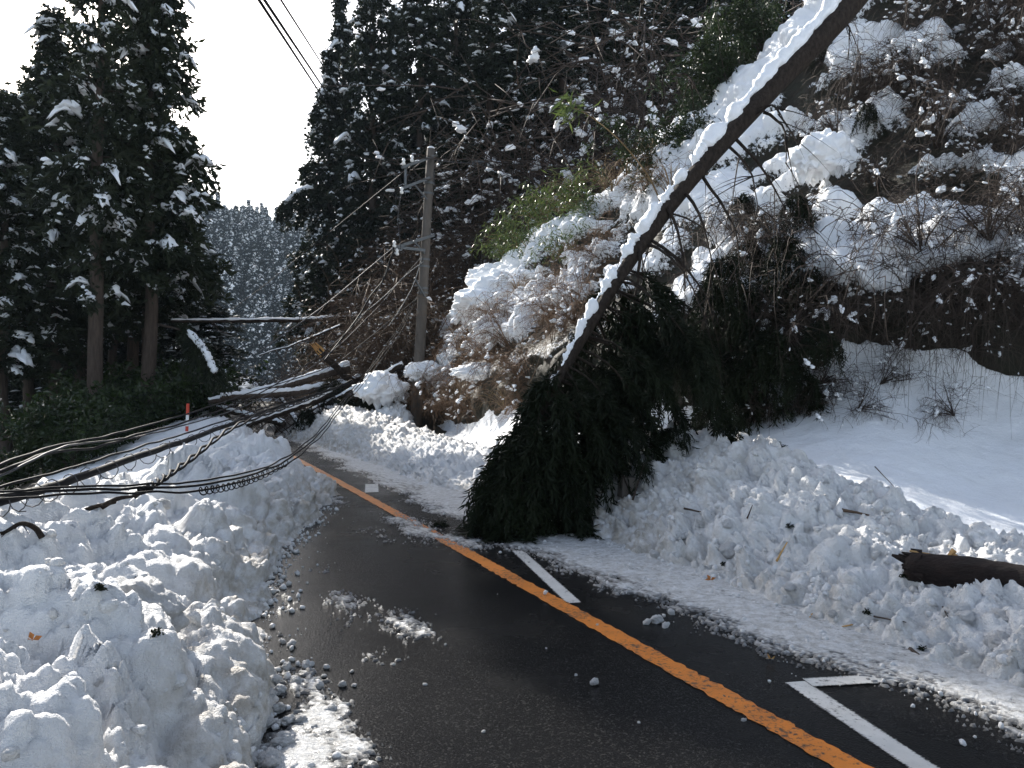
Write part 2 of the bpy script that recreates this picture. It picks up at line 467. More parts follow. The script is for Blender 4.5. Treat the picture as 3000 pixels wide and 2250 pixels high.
# slush: a sheet that rises through the road only where snow is left lying
def slush_field(s, t, x, y, P):
    f = np.full(s.shape, -0.53)
    def blob(xd, yd, rs, rt, a):
        nonlocal f; a = a * 1.08
        p = gr(xd, yd); s0, t0 = inv_st(p[0], p[1])
        f = np.maximum(f, -0.62 + a * np.exp(-((s - s0) / rs) ** 2 - ((t - t0) / rt) ** 2))
    blob(700, 1560, 0.55, 0.22, 0.80); blob(640, 1640, 0.4, 0.30, 0.90); blob(760, 1620, 0.35, 0.2, 0.8); blob(650, 1480, 0.4, 0.2, 0.7)
    blob(760, 1310, 0.7, 0.30, 0.62); blob(870, 1350, 0.6, 0.28, 0.66); blob(820, 1330, .4, .5, .55); blob(700, 1230, 0.6, 0.4, 0.36)
    blob(830, 1420, 0.4, 0.2, 0.5); blob(900, 1140, 1.6, 0.45, 0.62); blob(820, 1150, 1.0, 0.4, 0.5); blob(1000, 1170, 0.9, 0.5, 0.62)
    blob(600, 1300, 1.6, 0.22, 0.5); blob(720, 1080, 1.2, 0.35, 0.6); blob(1560, 1500, 0.12, 0.07, 0.5)
    f = np.maximum(f, -0.62 + 0.92 * sstep(t + 0.35 * fbm(np.stack([s * 0.9, t * 0.6, s * 0 + 5], 1), 3) + 0.2 * sstep(s, 1.0, 3.0) - 0.2 * (1 - sstep(s, -.2, .8)), 0.05, 1.25) * 1.04)         # film right of the line
    f = np.maximum(f, -0.62 + 0.95 * sstep(t, 1.15, 1.5))
    f = np.maximum(f, -0.62 + 0.78 * sstep(t, 0.1, 0.7) * sstep(s, 7.2, 8.2) * (1 - sstep(s, 11, 12)))
    f = np.maximum(f, -0.62 + 0.55 * sstep(s, 11.5, 16) * (0.5 + 0.5 * sstep(np.abs(t - 0.3), 0.2, 0.9)))
    f = np.maximum(f, -0.62 + 0.6 * sstep(s, 20, 26))
    Pn = np.stack([s * 0.7, t * 1.5, s * 0], 1)
    n = 0.38 * fbm(Pn * 2.2, 4, 0.6) + 0.46 * fbm(Pn * 9, 4, 0.7) + 0.42 * fbm(np.stack([s, t, t * 0], 1) * 42, 2)
    return f + 0.95 * n
sl = np.concatenate([np.arange(-1.6, 3, 0.012), np.arange(3, 9, 0.024), np.arange(9, 30, 0.08)]); tl = np.arange(-2.6, 2.6, 0.0135)
S, T = np.meshgrid(sl, tl, indexing='ij'); X, Y = st(S, T)
F = slush_field(S.ravel(), T.ravel(), X.ravel(), Y.ravel(), None)
Z = np.where(F > 0, 0.0095 + 0.022 * np.clip(F, 0, 1) ** 0.7, -0.004 + 0.1 * np.clip(F, -0.1, 0))
P = np.stack([X.ravel(), Y.ravel(), Z], 1)
q = grid_quads(len(sl), len(tl))[:, ::-1]
q = q[(F[q] > -0.06).any(1)]
used = np.unique(q); remap = np.zeros(len(P), np.int64); remap[used] = np.arange(len(used))
slush = obj('slush', mesh_from('slush', P[used], None, remap[q], M_SLUSH, True, {'thickness': np.clip(F[used], 0, 1)})); struct(slush, 'stuff')
tag(slush, 'thin wet patches of slush lying on the dark asphalt', 'slush', None, 'stuff')

# ------------------------------------------------------------------ ploughed snow banks
def rubble(P, big=1.0, mid=1.0, fine=1.0, sc=1.0):
    Q = P / sc * np.array([1, 1, 1.15])
    w = np.stack([perlin(Q * 1.3 + 5), perlin(Q * 1.3 + 31), perlin(Q * 1.3 + 77)], 1) * 0.16
    Q = Q + w
    d = big * (0.10 * billow(Q / 1.25, 2) + 0.27 * (chunk(Q / 0.60) - 0.42))
    d += mid * (0.16 * (chunk(Q / 0.27 + 3.3) - 0.38))
    d += mid * (0.085 * (chunk(Q / 0.115 + 8.1) - 0.38) * (0.5 + sstep(perlin(Q / 0.5 + 3), -0.3, 0.4)))
    d += fine * (0.040 * (chunk(Q / 0.05 + 1.7) - 0.38) * sstep(perlin(Q / 0.4 + 13), -0.3, 0.4) + 0.014 * fbm(Q / 0.03, 2))
    return d
def near_steps(a, b, k, lo):
    out = [a]
    while out[-1] < b:
        x, y = st(out[-1], -2.0); out.append(out[-1] + max(lo, k * math.hypot(x, y)))
    return np.array(out)
def make_bank(name, foot, hs, prof, sgn, s0, s1, wmax, k, lo, nw, amp, dirtw, label, power=1.5, sc=1.0):
    sv = near_steps(s0, s1, k, lo)
    wv = -0.25 + (wmax + 0.25) * np.linspace(0, 1, nw) ** power
    S, Wd = np.meshgrid(sv, wv, indexing='ij')
    T = foot(S) + sgn * Wd
    X, Y = st(S, T)
    Z = np.interp(Wd, *prof)
    Z = np.where(Z > 0, Z * hs(S), Z)
    P = np.stack([X, Y, Z], 2)
    Nn = grid_normals(P)
    if Nn[len(sv) // 2, nw // 2, 2] < 0: Nn = -Nn
    # smooth the push direction
    Nn = Nn * 0.75 + np.array([0, 0, 0.25]); Nn /= np.linalg.norm(Nn, axis=2)[:, :, None]
    fl = P.reshape(-1, 3)
    a, b, c = amp(S, Wd)
    D = rubble(fl, a.ravel(), b.ravel(), c.ravel(), sc).reshape(S.shape)
    fade = sstep(Wd, -0.22, 0.12)
    D = D * fade + (1 - fade) * (-0.02)
    P2 = P + Nn * D[:, :, None]
    qd = grid_quads(len(sv), nw)
    if sgn > 0: qd = qd[:, ::-1]
    me = mesh_from(name, P2.reshape(-1, 3), None, qd, M_BANK, True, {'dirt': dirtw(S, Wd).ravel()})
    o = obj(name, me)
    tag(o, label, 'snow bank')
    return o, P2
def L_foot(s): return np.interp(s, [-6, 1, 3, 4.3, 6, 7.5, 9.2, 14, 30], [-2.45, -2.22, -2.12, -1.88, -1.5, -0.95, -0.42, -0.45, -0.5])
def L_h(s): return np.interp(s, [-5, -1, 0, 2, 5, 8, 12, 30], [0.98, 0.98, 1.0, 0.98, 1.0, 1.02, 0.9, 0.8]) * (1 + 0.12 * np.sin(s * 2.1) + 0.08 * np.sin(s * 4.7 + 1))
L_prof = ([-0.25, 0, 0.12, 0.35, 0.7, 1.15, 1.8, 2.5, 3.2, 4.5, 6.5], [-0.10, 0.0, 0.12, 0.28, 0.43, 0.55, 0.54, 0.26, -0.1, -1.0, -2.0])
def L_amp(S, Wd):
    old = sstep(S, 5.5, 8.5) * sstep(Wd, 1.0, 1.7)
    a = 1.0 - 0.75 * old; b = 1.0 - 0.88 * old
    low = 0.55 + 0.45 * sstep(Wd, 0.1, 0.7)
    return a * low * 1.18, b * (0.8 + 0.2 * low) * 0.82, b
def L_dirt(S, Wd): return 0.85 * (1 - sstep(Wd, 0.05, 0.85)) + 0.06
bankL, PL = make_bank('snow_bank', L_foot, L_h, L_prof, -1, -3.6, 30, 6.0, 0.0046, 0.0080, 430, L_amp, L_dirt,
                      'ploughed bank of chunky white snow along the left road edge')
def R_foot(s): return np.interp(s, [-4, 0, 1, 4, 6, 8, 10, 14, 20, 30], [1.75, 1.50, 1.45, 1.45, 1.55, 1.45, 1.15, 1.1, 0.75, 0.4])
def R_h(s): return np.interp(s, [-4, 0, 1.2, 2.0, 3, 4, 5.2, 6.5, 8, 10, 14, 20, 30], [0.33, 0.36, 0.34, 0.42, 0.70, 0.88, 0.98, 0.92, 0.5, 0.36, 0.36, 0.85, 1.0])
R_prof = ([-0.25, 0, 0.2, 0.5, 0.9, 1.4, 1.9, 2.5, 3.0, 3.4], [-0.08, 0.0, 0.16, 0.42, 0.75, 0.98, 0.90, 0.45, 0.0, -0.35])
def R_amp(S, Wd):
    z = np.zeros_like(S)
    h = np.clip(R_h(S), 0.4, 1)
    return 0.55 * h + z, 0.80 + z, 1.2 + z
def R_dirt(S, Wd): return 0.40 * (1 - sstep(Wd, 0.0, 0.6)) + 0.22 + 0.45 * sstep(S, 3.2, 4.2) * (1 - sstep(S, 7, 9)) * 0.8 + 0.4 * sstep(S, 12, 16)
bankR, PR = make_bank('snow_bank', R_foot, R_h, R_prof, 1, -2.6, 26, 3.2, 0.0042, 0.0100, 400, R_amp, R_dirt,
                      'heap of ploughed lumpy snow with bits of debris right of the road', 1.25, 0.74)

# ------------------------------------------------------------------ right hillside (spur above the road)
cols = [300, 360, 430, 520, 620, 740, 880, 1024, 1250, 1700]
r0Y = [3.625 / (0.919 * (c - 512) / FPX + 0.394) for c in cols]
rows = [
    [(c, None, y) for c, y in zip(cols, r0Y)],
    [(300, None, 27), (360, None, 21), (430, 462, 17), (520, 470, 13), (620, 480, 10.5), (740, 478, 9.0), (880, 505, 8.0), (1024, 525, 7.6), (1250, 570, 6.3), (1700, 650, 4.5)],
    [(300, None, 29), (365, None, 24), (432, 440, 22.5), (520, 440, 15), (620, 445, 11.8), (740, 438, 10.6), (880, 425, 9.9), (1024, 450, 9.3), (1250, 485, 8), (1700, 520, 5.5)],
    [(305, None, 31), (370, 428, 28), (440, 428, 24.4), (520, 412, 16.3), (620, 412, 13), (740, 405, 11.6), (880, 352, 10.9), (1024, 372, 10.3), (1250, 385, 9.2), (1700, 400, 6.2)],
    [(310, None, 33), (385, 405, 29), (446, 392, 24.6), (520, 368, 16.2), (620, 338, 12.9), (740, 318, 11.5), (880, 283, 10.8), (1024, 262, 10.15), (1250, 240, 9.1), (1700, 150, 6.2)],
    [(315, None, 35), (395, 395, 30), (450, 368, 25.4), (520, 338, 17.8), (620, 292, 14.9), (740, 250, 13.3), (880, 205, 12.4), (1024, 165, 11.8), (1250, 60, 11.3), (1700, -80, 8)],
    [(320, None, 37), (400, 390, 31), (452, 348, 26), (520, 300, 19.3), (620, 242, 17.0), (740, 168, 15.5), (880, 75, 14.8), (1024, -30, 14.8), (1250, -200, 14), (1700, -400, 10)],
    [(325, None, 39), (405, 388, 32), (455, 322, 26.5), (520, 264, 21), (620, 194, 19), (740, 92, 17.6), (880, -45, 17.2), (1024, -190, 18), (1250, -370, 17), (1700, -650, 12)],
    [(330, None, 41), (410, 388, 35), (462, 335, 30), (530, 285, 25), (635, 225, 23), (755, 135, 22), (900, 20, 22), (1040, -110, 23), (1250, -300, 22), (1700, -560, 17)],
]
ctrl = np.zeros((len(rows), len(cols), 3))
for i, rw in enumerate(rows):
    for j, (px, py, Yd) in enumerate(rw):
        if py is None: ctrl[i, j] = ((px - 512) * Yd / FPX, Yd, -0.2 + 0.04 * i)
        else: ctrl[i, j] = ap(px, py, Yd)
NR, NC = 560, 700
tmp = np.stack([smooth_path(ctrl[:, j], NR) for j in range(len(cols))], 1)
HP = np.stack([smooth_path(tmp[i], NC) for i in range(NR)], 0)
HN = grid_normals(HP)
if HN[int(NR * 0.7), int(NC * 0.6), 2] < 0: HN = -HN
rv = np.linspace(0, len(rows) - 1, NR)[:, None] + np.zeros((1, NC))
cv = np.linspace(0, len(cols) - 1, NC)[None, :] + np.zeros((NR, 1))
fl = HP.reshape(-1, 3)
n1 = fbm(fl * 0.42 + 4.1, 3).reshape(NR, NC)
n2 = fbm(fl * 1.05 + 9.7, 4).reshape(NR, NC)
streak = fbm(fl @ np.array([[0.35, 0, 0], [0, 0.35, 0], [0, 0, 1.6]]) + 2.2, 4).reshape(NR, NC)
rvn = rv + 0.55 * n2 * sstep(rv, 2.6, 3.2) + 0.25 * n1
up = sstep(rvn, 4.0, 4.35)
wall = sstep(rvn, 3.02, 3.15) * (1 - sstep(rvn, 3.95, 4.12))
cov = np.ones((NR, NC))
cov -= 1.25 * wall
thin = sstep(rv, 4.2, 4.8) * (1 - sstep(rv, 6.75, 6.95))
cov -= thin * (0.51 - 1.9 * (0.55 * streak + 0.6 * n2 + 0.25 * n1))
cov += 0.5 * sstep(rv, 6.3, 6.8) * (1 - sstep(cv, 6.3, 7.0)) * sstep(cv, 2.2, 3.0)
cov -= 0.55 * sstep(cv, 1.8, 2.3) * (1 - sstep(cv, 4.2, 5.0)) * sstep(rvn, 3.0, 3.2) * (1 - sstep(rvn, 4.7, 5.3))
cov -= 0.95 * (1 - sstep(cv, 1.4, 2.1)) * sstep(rv, 2.7, 3.6)
thick = sstep(cov, 0.35, 0.75)
disp = 0.35 * n1 * sstep(rv, 2.6, 3.4) + 0.20 * n2 * sstep(rv, 2.9, 3.5)
disp += thick * sstep(rv, 2.8, 4.2) * (0.24 + 0.30 * (chunk(fl / 0.75).reshape(NR, NC) - 0.4) + 0.13 * (chunk(fl / 0.28 + 4).reshape(NR, NC) - 0.4))
disp += wall * 0.22 * (chunk(fl / 0.55 + 2).reshape(NR, NC) - 0.4)
disp += (0.045 * n2 + 0.012 * fbm(fl * 3.2, 3).reshape(NR, NC)) * (1 - sstep(rv, 2.6, 3.4)) + 0.006 * fbm(fl * 5, 3).reshape(NR, NC)
HP2 = HP + HN * disp[:, :, None]
hill = obj('hillside', mesh_from('hillside', HP2.reshape(-1, 3), None, grid_quads(NR, NC), M_HILL, True, {'snow_cover': cov.ravel()}))
struct(hill)
HPX = 512 + FPX * HP2[:, :, 0] / HP2[:, :, 1]; HPY = 384 - FPX * (HP2[:, :, 2] - CAM_Z) / HP2[:, :, 1]
def on_hill(xd, yd, lo=2.9, hi=7.05):
    d = (HPX - xd * K) ** 2 + (HPY - yd * K) ** 2
    d = np.where((rv > lo) & (rv < hi), d, 1e12)
    i = np.unravel_index(np.argmin(d), d.shape)
    return Vector(HP2[i]), Vector(HN[i])

# back hillside right of the road, beyond the pole
sb = np.linspace(19, 80, 110); tb = np.linspace(1.8, 44, 90)
S, T = np.meshgrid(sb, tb, indexing='ij'); X, Y = st(S, T)
Pb = np.stack([X.ravel(), Y.ravel(), X.ravel() * 0], 1)
nb = fbm(Pb * 0.3, 4).reshape(S.shape)
def back_z(s, t):
    t = t - 0.14 * np.clip(s - 30, 0, 60)
    return -0.25 + (0.95 * np.clip(t - 2.8, 0, 40) - 0.010 * np.clip(t - 2.8, 0, 40) ** 2) * (0.25 + 0.75 * sstep(s, 19, 30))
Z = back_z(S, T) + 0.5 * nb * sstep(T, 3, 7)
cb = 0.10 + 0.8 * fbm(Pb * 0.8 + 3, 4).reshape(S.shape)
hb = obj('hillside', mesh_from('hillside', np.stack([X, Y, Z], 2).reshape(-1, 3), None, grid_quads(110, 90)[:, ::-1], M_FLOOR, True, {'snow_cover': cb.ravel()}))
struct(hb)
def back_at(px, Yd):
    x = (px - 512) * Yd / FPX; s, t = inv_st(x, Yd)
    return Vector((x, Yd, float(back_z(s, t)) if t > 1.8 else -0.2))

# ------------------------------------------------------------------ cedar trees
def blobs(B, sz, sub, tang=None, droop=0.35, rough=0.35):
    V0, T0 = ICO[sub]
    mb = MB()
    for k in range(len(B)):
        a = rng.random() * 6.28 if tang is None else math.atan2(tang[k][1], tang[k][0])
        sx, sy, sz_ = sz[k]
        n = perlin(V0 * 1.3 + rng.random(3) * 50)
        n2 = perlin(V0 * 3.1 + rng.random(3) * 50)
        v = V0 * (1 + rough * 1.4 * n + rough * 0.6 * n2)[:, None]
        v = v * np.array([sx, sy, sz_])
        v[:, 2] = np.where(v[:, 2] < 0, v[:, 2] * 0.55, v[:, 2])
        v[:, 2] -= droop * (v[:, 0] / sx) ** 2 * sx * 0.6 + droop * np.clip(v[:, 0] / sx, 0, 2) * sx * 0.5
        ca, sa = math.cos(a), math.sin(a)
        v = np.stack([v[:, 0] * ca - v[:, 1] * sa, v[:, 0] * sa + v[:, 1] * ca, v[:, 2]], 1) + B[k]
        mb.add(v, T0)
    return mb
def cedar_parts(seed, H, cbase, Rc, nl, kpl, klen, kwid, nsnow, nfleck, mats, trunk_r, shape=2.0, sparse_top=False, fleck=0.11):
    global rng
    keep = rng; rng = np.random.default_rng(seed)
    zs = np.linspace(0, H, 18)
    lean = np.cumsum(rng.normal(size=(18, 2)) * 0.03, 0); lean -= lean[0]
    tp = np.stack([lean[:, 0], lean[:, 1], zs], 1)
    mt = MB(); rad = trunk_r * (1 - zs / H) ** 0.8 + 0.015; rad[0] *= 1.35
    mt.add(*tube(tp, rad, 10))
    q = rng.random(nl) ** 0.92
    h = cbase * H + (H * 0.985 - cbase * H) * q
    env = Rc * np.clip(1 - q ** shape, 0.05, 1) * (0.55 + 0.45 * sstep(q, 0, 0.12))
    ln = env * (0.62 + 0.5 * rng.random(nl))
    ln = np.maximum(ln, 0.22)
    az = np.arange(nl) * 2.39996 + rng.normal(size=nl) * 0.5
    ctr = np.stack([np.interp(h, zs, tp[:, 0]), np.interp(h, zs, tp[:, 1])], 1)
    out = np.stack([np.cos(az), np.sin(az), az * 0], 1)
    dr = 0.35 + 0.45 * rng.random(nl)
    def lp(i, v):
        x = ctr[i][..., 0] + out[i][..., 0] * ln[i] * v; y = ctr[i][..., 1] + out[i][..., 1] * ln[i] * v
        return np.stack([x, y, h[i] + ln[i] * (0.28 * v - dr[i] * v * v)], -1)
    for i in range(0, nl, 2):
        v = np.linspace(0, 0.85, 4)
        mt.add(*tube(lp(np.full(4, i), v), np.array([0.03, 0.022, 0.014, 0.006]) * (0.5 + ln[i] / Rc), 3))
    # leaf sprays
    n = nl * kpl
    idx = np.repeat(np.arange(nl), kpl)
    v = 0.18 + 0.86 * rng.random(n) ** 0.75
    C = lp(idx, v)
    # gather the sprays into puffs
    pc = 3
    puff = rng.normal(size=(nl, 40, 3)) * np.array([0.16, 0.16, 0.10]) * (0.45 + 0.55 * ln / Rc)[:, None, None]
    C = C + puff[idx, (v * 9).astype(int) * pc % 40] * 1.0 + rng.normal(size=(n, 3)) * 0.075
    D = out[idx] * 0.55 + rng.normal(size=(n, 3)) * 0.55 + np.array([0, 0, -0.28])
    L = klen * (0.6 + 0.8 * rng.random(n)) * (0.40 + 0.60 * np.clip(ln[idx] / Rc, 0, 1))
    mc = MB(); V, qd = kites(C, D, L, kwid * (0.6 + 0.8 * rng.random(n))); mc.add(V, None, qd)
    ms = None
    if nsnow + nfleck:
        ii = rng.choice(nl, nsnow, replace=nsnow > nl, p=(ln / ln.sum()))
        vv = 0.55 + 0.4 * rng.random(nsnow)
        B = lp(ii, vv) + np.array([0, 0, 0.08])
        s = (0.09 + 0.17 * rng.random(nsnow) ** 1.6)
        sz = np.stack([s * (1.1 + 0.6 * rng.random(nsnow)), s * (0.65 + 0.3 * rng.random(nsnow)), s * 0.62], 1)
        ms = blobs(B, sz, 3 if nsnow < 200 else 2, out[ii], 0.62, 0.8) if nsnow else MB()
        ii = rng.choice(nl, nfleck)
        B = lp(ii, 0.5 + 0.52 * rng.random(nfleck)) + rng.normal(size=(nfleck, 3)) * 0.08 + np.array([0, 0, 0.07])
        s = fleck * (0.35 + 0.75 * rng.random(nfleck))
        f = blobs(B, np.stack([s * 1.5, s * 0.8, s * 0.5], 1), 1, out[ii] + rng.normal(size=(nfleck, 3)) * 0.4, 0.4, 0.4)
        for a in f.V: pass
        ofs = ms.n
        ms.V += f.V; ms.T += [t + ofs for t in f.T]; ms.n += f.n
    rng = keep
    return mt.build('trunk', mats[0]), mc.build('crown', mats[1], False), (ms.build('snow_load', mats[2]) if ms else None)
def cedar(parts, label, loc, group, scale=1.0, rot=0.0, name='cedar_tree', cat='tree'):
    t = thing(name, label, cat, loc, rot, group); t.scale = (scale,) * 3 if not hasattr(scale, '__len__') else scale
    for nme, me in zip(('trunk', 'crown', 'snow_load'), parts):
        if me is not None: obj(nme, me, t)
    return t

LC = [cedar_parts(100 + k, 14.0, 0.27, 1.95, 225, 95, 0.30, 0.050, 120, 330, (M_BARK, M_CEDAR, M_LOAD), 0.19, 1.75 - 0.25 * k) for k in range(3)]
LT = cedar_parts(120, 14.0, 0.25, 1.7, 110, 80, 0.30, 0.05, 70, 200, (M_BARK, M_CEDAR, M_LOAD), 0.20, 1.25)
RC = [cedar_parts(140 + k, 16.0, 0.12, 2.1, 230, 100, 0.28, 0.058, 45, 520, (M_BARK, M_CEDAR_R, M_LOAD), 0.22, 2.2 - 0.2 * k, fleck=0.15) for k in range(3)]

def left_base(px, Yd):
    x = (px - 512) * Yd / FPX
    return Vector((x, Yd, float(ground_z(np.array(x), np.array(Yd))) - 0.05))
G1 = 'cedars in the stand left of the road'
left = [  # px, Y, tip py, mesh, label
    (58, 26.0, 5, LC[0], 'left-stand cedar whose pointed top shows whole near the left corner of the sky'),
    (97, 23.0, -150, LT, 'cedar with bare upper trunk showing against the sky, thick trunk below'),
    (147, 24.5, -120, LC[1], 'tall snow-dotted cedar at the right edge of the left stand'),
    (148, 27.5, 30, LC[2], 'cedar just behind the right edge of the left stand'),
    (6, 25.0, 92, LC[1], 'shorter cedar cut by the left edge of the photo'),
    (134, 29.5, 32, LT, 'slim cedar between the two tallest crowns of the left stand'),
]
for px, Yd, tip, parts, lab in left:
    b = left_base(px, Yd)
    Ht = CAM_Z + (384 - tip) * Yd / FPX - b.z
    cedar(parts, lab, b, G1, (1.1, 1.1, Ht / 14.0), rnd.random() * 6.28)
for px, Yd, tip in [(78, 31, 60), (30, 30, 80), (112, 34, 70), (152, 35, 60), (-30, 33, 60), (10, 38, 90), (60, 40, 100), (95, 44, 90), (145, 42, 100), (158, 48, 190), (125, 52, 120), (35, 50, 130), (5, 56, 130), (75, 58, 140), (-25, 46, 100), (110, 64, 150), (150, 66, 190), (50, 70, 150)]:
    b = left_base(px, Yd)
    Ht = CAM_Z + (384 - tip) * Yd / FPX - b.z
    cedar(LC[rnd.randrange(3)], 'dark cedar standing deeper in the left stand behind the front trunks', b, G1, (1.05, 1.05, Ht / 14.0), rnd.random() * 6.28)

for k in range(20):
    px, Yd = rnd.uniform(-40, 196), rnd.uniform(36, 62)
    b = left_base(px, Yd)
    cedar(RC[k % 3], 'low young cedar filling the dark background between the left trunks', b, 'young cedars behind the left trunks', (1.2, 1.2, rnd.uniform(0.45, 0.65)), rnd.random() * 6.28)

G2 = 'cedars on the steep slope beyond the utility pole'
right = [
    (331, 38, 48, 0, 'cedar with thin pointed tip at the left edge of the slope beyond the pole'),
    (372, 36, -70, 1, 'tall dark cedar right of the sky gap, its top cut by the frame'),
    (345, 42, -20, 2, 'cedar behind the thin-tipped one at the edge of the sky gap'),
]
for px, Yd, tip, k, lab in right:
    b = back_at(px, Yd); Ht = CAM_Z + (384 - tip) * Yd / FPX - b.z
    cedar(RC[k], lab, b, G2, (1.0, 1.0, Ht / 16.0), rnd.random() * 6.28)
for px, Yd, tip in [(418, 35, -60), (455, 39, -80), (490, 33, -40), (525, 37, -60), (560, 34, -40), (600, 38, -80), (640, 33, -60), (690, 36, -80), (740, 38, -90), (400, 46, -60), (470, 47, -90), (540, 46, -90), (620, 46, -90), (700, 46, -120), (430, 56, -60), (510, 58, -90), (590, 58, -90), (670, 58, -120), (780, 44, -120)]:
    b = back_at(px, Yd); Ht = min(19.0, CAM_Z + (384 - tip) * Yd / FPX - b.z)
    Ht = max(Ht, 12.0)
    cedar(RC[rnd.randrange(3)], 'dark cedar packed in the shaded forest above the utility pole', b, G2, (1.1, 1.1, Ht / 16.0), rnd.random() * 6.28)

# far hillside with snow-dusted conifers
az = np.linspace(R(-40), R(2), 70); dd = np.linspace(115, 430, 60)
A, Dm = np.meshgrid(az, dd, indexing='ij')
def far_z(d, a):
    px = 512 + FPX * np.tan(a)
    crest = 55 - 0.05 * (px - 215)
    return -3.2 + (crest + 3.2) * sstep(d, 120, 315) ** 0.9 - 12 * sstep(d, 320, 430)
X, Y = Dm * np.sin(A) / 1.0, Dm * np.cos(A)
Z = far_z(Dm, A)
Pf = np.stack([X.ravel() * .03, Y.ravel() * .03, Z.ravel() * 0], 1)
hf = obj('hills', mesh_from('hills', np.stack([X, Y, Z], 2).reshape(-1, 3), None, grid_quads(70, 60), M_FLOOR, True, {'snow_cover': 0.62 + 0.6 * fbm(Pf * 4, 3)}))
struct(hf)
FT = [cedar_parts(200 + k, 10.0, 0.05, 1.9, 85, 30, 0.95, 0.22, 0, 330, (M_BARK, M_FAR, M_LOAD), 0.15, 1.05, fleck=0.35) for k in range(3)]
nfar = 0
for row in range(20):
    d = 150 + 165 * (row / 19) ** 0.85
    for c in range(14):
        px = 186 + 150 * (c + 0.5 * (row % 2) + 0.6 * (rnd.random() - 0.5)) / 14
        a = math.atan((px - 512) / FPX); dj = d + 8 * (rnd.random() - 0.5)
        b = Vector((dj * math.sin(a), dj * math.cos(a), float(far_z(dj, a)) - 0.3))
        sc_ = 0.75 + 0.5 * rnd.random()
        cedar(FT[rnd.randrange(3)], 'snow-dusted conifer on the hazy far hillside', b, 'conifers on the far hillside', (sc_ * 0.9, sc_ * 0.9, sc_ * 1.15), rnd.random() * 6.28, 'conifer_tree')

# ------------------------------------------------------------------ shrubs, bare trees, bamboo
def twig_shrub(seed, H, spread, nst, sub, r0, mat, droop, nsnow, snow_s, dens=1.0):
    global rng
    keep = rng; rng = np.random.default_rng(seed)
    mb = MB(); tips = []; tgs = []
    for i in range(nst):
        a = rng.random() * 6.28; L = H * (0.6 + 0.5 * rng.random())
        sp = spread * (0.3 + 0.9 * rng.random())
        v = np.linspace(0, 1, 7)
        P = np.stack([np.cos(a) * sp * v ** 1.3, np.sin(a) * sp * v ** 1.3, L * (v - droop * rng.random() * v ** 3)], 1)
        P += np.cumsum(rng.normal(size=P.shape) * 0.03 * H, 0) * v[:, None]
        mb.add(*tube(P, r0 * (1 - 0.8 * v), 4))
        for j in range(sub):
            k = rng.integers(2, 7); base = P[k]
            d = rng.normal(size=3) * np.array([1, 1, 0.55]) + np.array([np.cos(a), np.sin(a), 0.1]) * 0.5
            d /= np.linalg.norm(d); l2 = H * (0.16 + 0.3 * rng.random())
            w = np.linspace(0, 1, 5)[:, None]
            Q = base + d * l2 * w + np.array([0, 0, -1.0]) * l2 * 0.7 * droop * w ** 2 + np.cumsum(rng.normal(size=(5, 3)) * 0.03 * l2, 0)
            mb.add(*tube(Q, r0 * 0.45 * (1 - 0.75 * w[:, 0]), 3)); tips += [Q[1], Q[2], Q[3]]; tgs += [Q[3] - Q[1]] * 3
            for m in range(int(3 * dens)):
                b2 = Q[rng.integers(1, 5)]; d2 = d + rng.normal(size=3) * 0.8; d2 /= np.linalg.norm(d2)
                l3 = l2 * (0.3 + 0.35 * rng.random()); u = np.linspace(0, 1, 3)[:, None]
                mb.add(*tube(b2 + d2 * l3 * u + np.array([0, 0, -1.0]) * l3 * 0.6 * droop * u ** 2, r0 * 0.26 * (1 - 0.6 * u[:, 0]), 3))
    me = mb.build('stems', mat)
    ms = None
    if nsnow:
        tips = np.array(tips); ti = rng.integers(0, len(tips), nsnow); B = tips[ti] + rng.normal(size=(nsnow, 3)) * snow_s * 0.3
        s = snow_s * (0.30 + 0.8 * rng.random(nsnow) ** 2.2)
        tg = np.array(tgs)[ti]; tg = tg / (np.linalg.norm(tg, axis=1)[:, None] + 1e-6)
        s = np.concatenate([s, s * 0.75, s * 0.6]); n3 = 3 * nsnow
        B = np.concatenate([B, B + tg * s[:nsnow, None] * 1.25, B - tg * s[:nsnow, None] * 1.2]) + rng.normal(size=(n3, 3)) * s[:, None] * 0.25
        ms = blobs(B, np.stack([s * (1.0 + 0.8 * rng.random(n3)), s * 0.85, s * 0.85], 1), 2, np.concatenate([tg] * 3), 0.10, 0.7).build('snow_load', M_LOAD)
    rng = keep
    return me, ms
def shrub(parts, name, label, loc, group, scale=1.0, rot=(0, 0, 0), cat='shrub'):
    t = thing(name, label, cat, loc, 0, group); t.rotation_euler = rot; t.scale = (scale,) * 3
    obj('stems', parts[0], t)
    if parts[1]: obj('snow_load', parts[1], t)
    return t
BS = [twig_shrub(300 + k, 1.5, 0.9, 15, 13, 0.011, M_TWIGB, 0.8, 34, 0.042) for k in range(3)]
DS = [twig_shrub(320 + k, 1.5, 1.0, 14, 10, 0.011, M_TWIGD, 0.95, 30, 0.046) for k in range(3)]
FB = [twig_shrub(340 + k, 5.0, 2.2, 16, 11, 0.035, M_TWIG, 0.45, 120, 0.050, 1.4) for k in range(3)]
BT = [twig_shrub(360 + k, 8.0, 3.0, 8, 16, 0.06, M_TWIGD, 0.25, 150, 0.115, 1.2) for k in range(2)]

GS = 'bare shrubs on the snowy bank above the road'
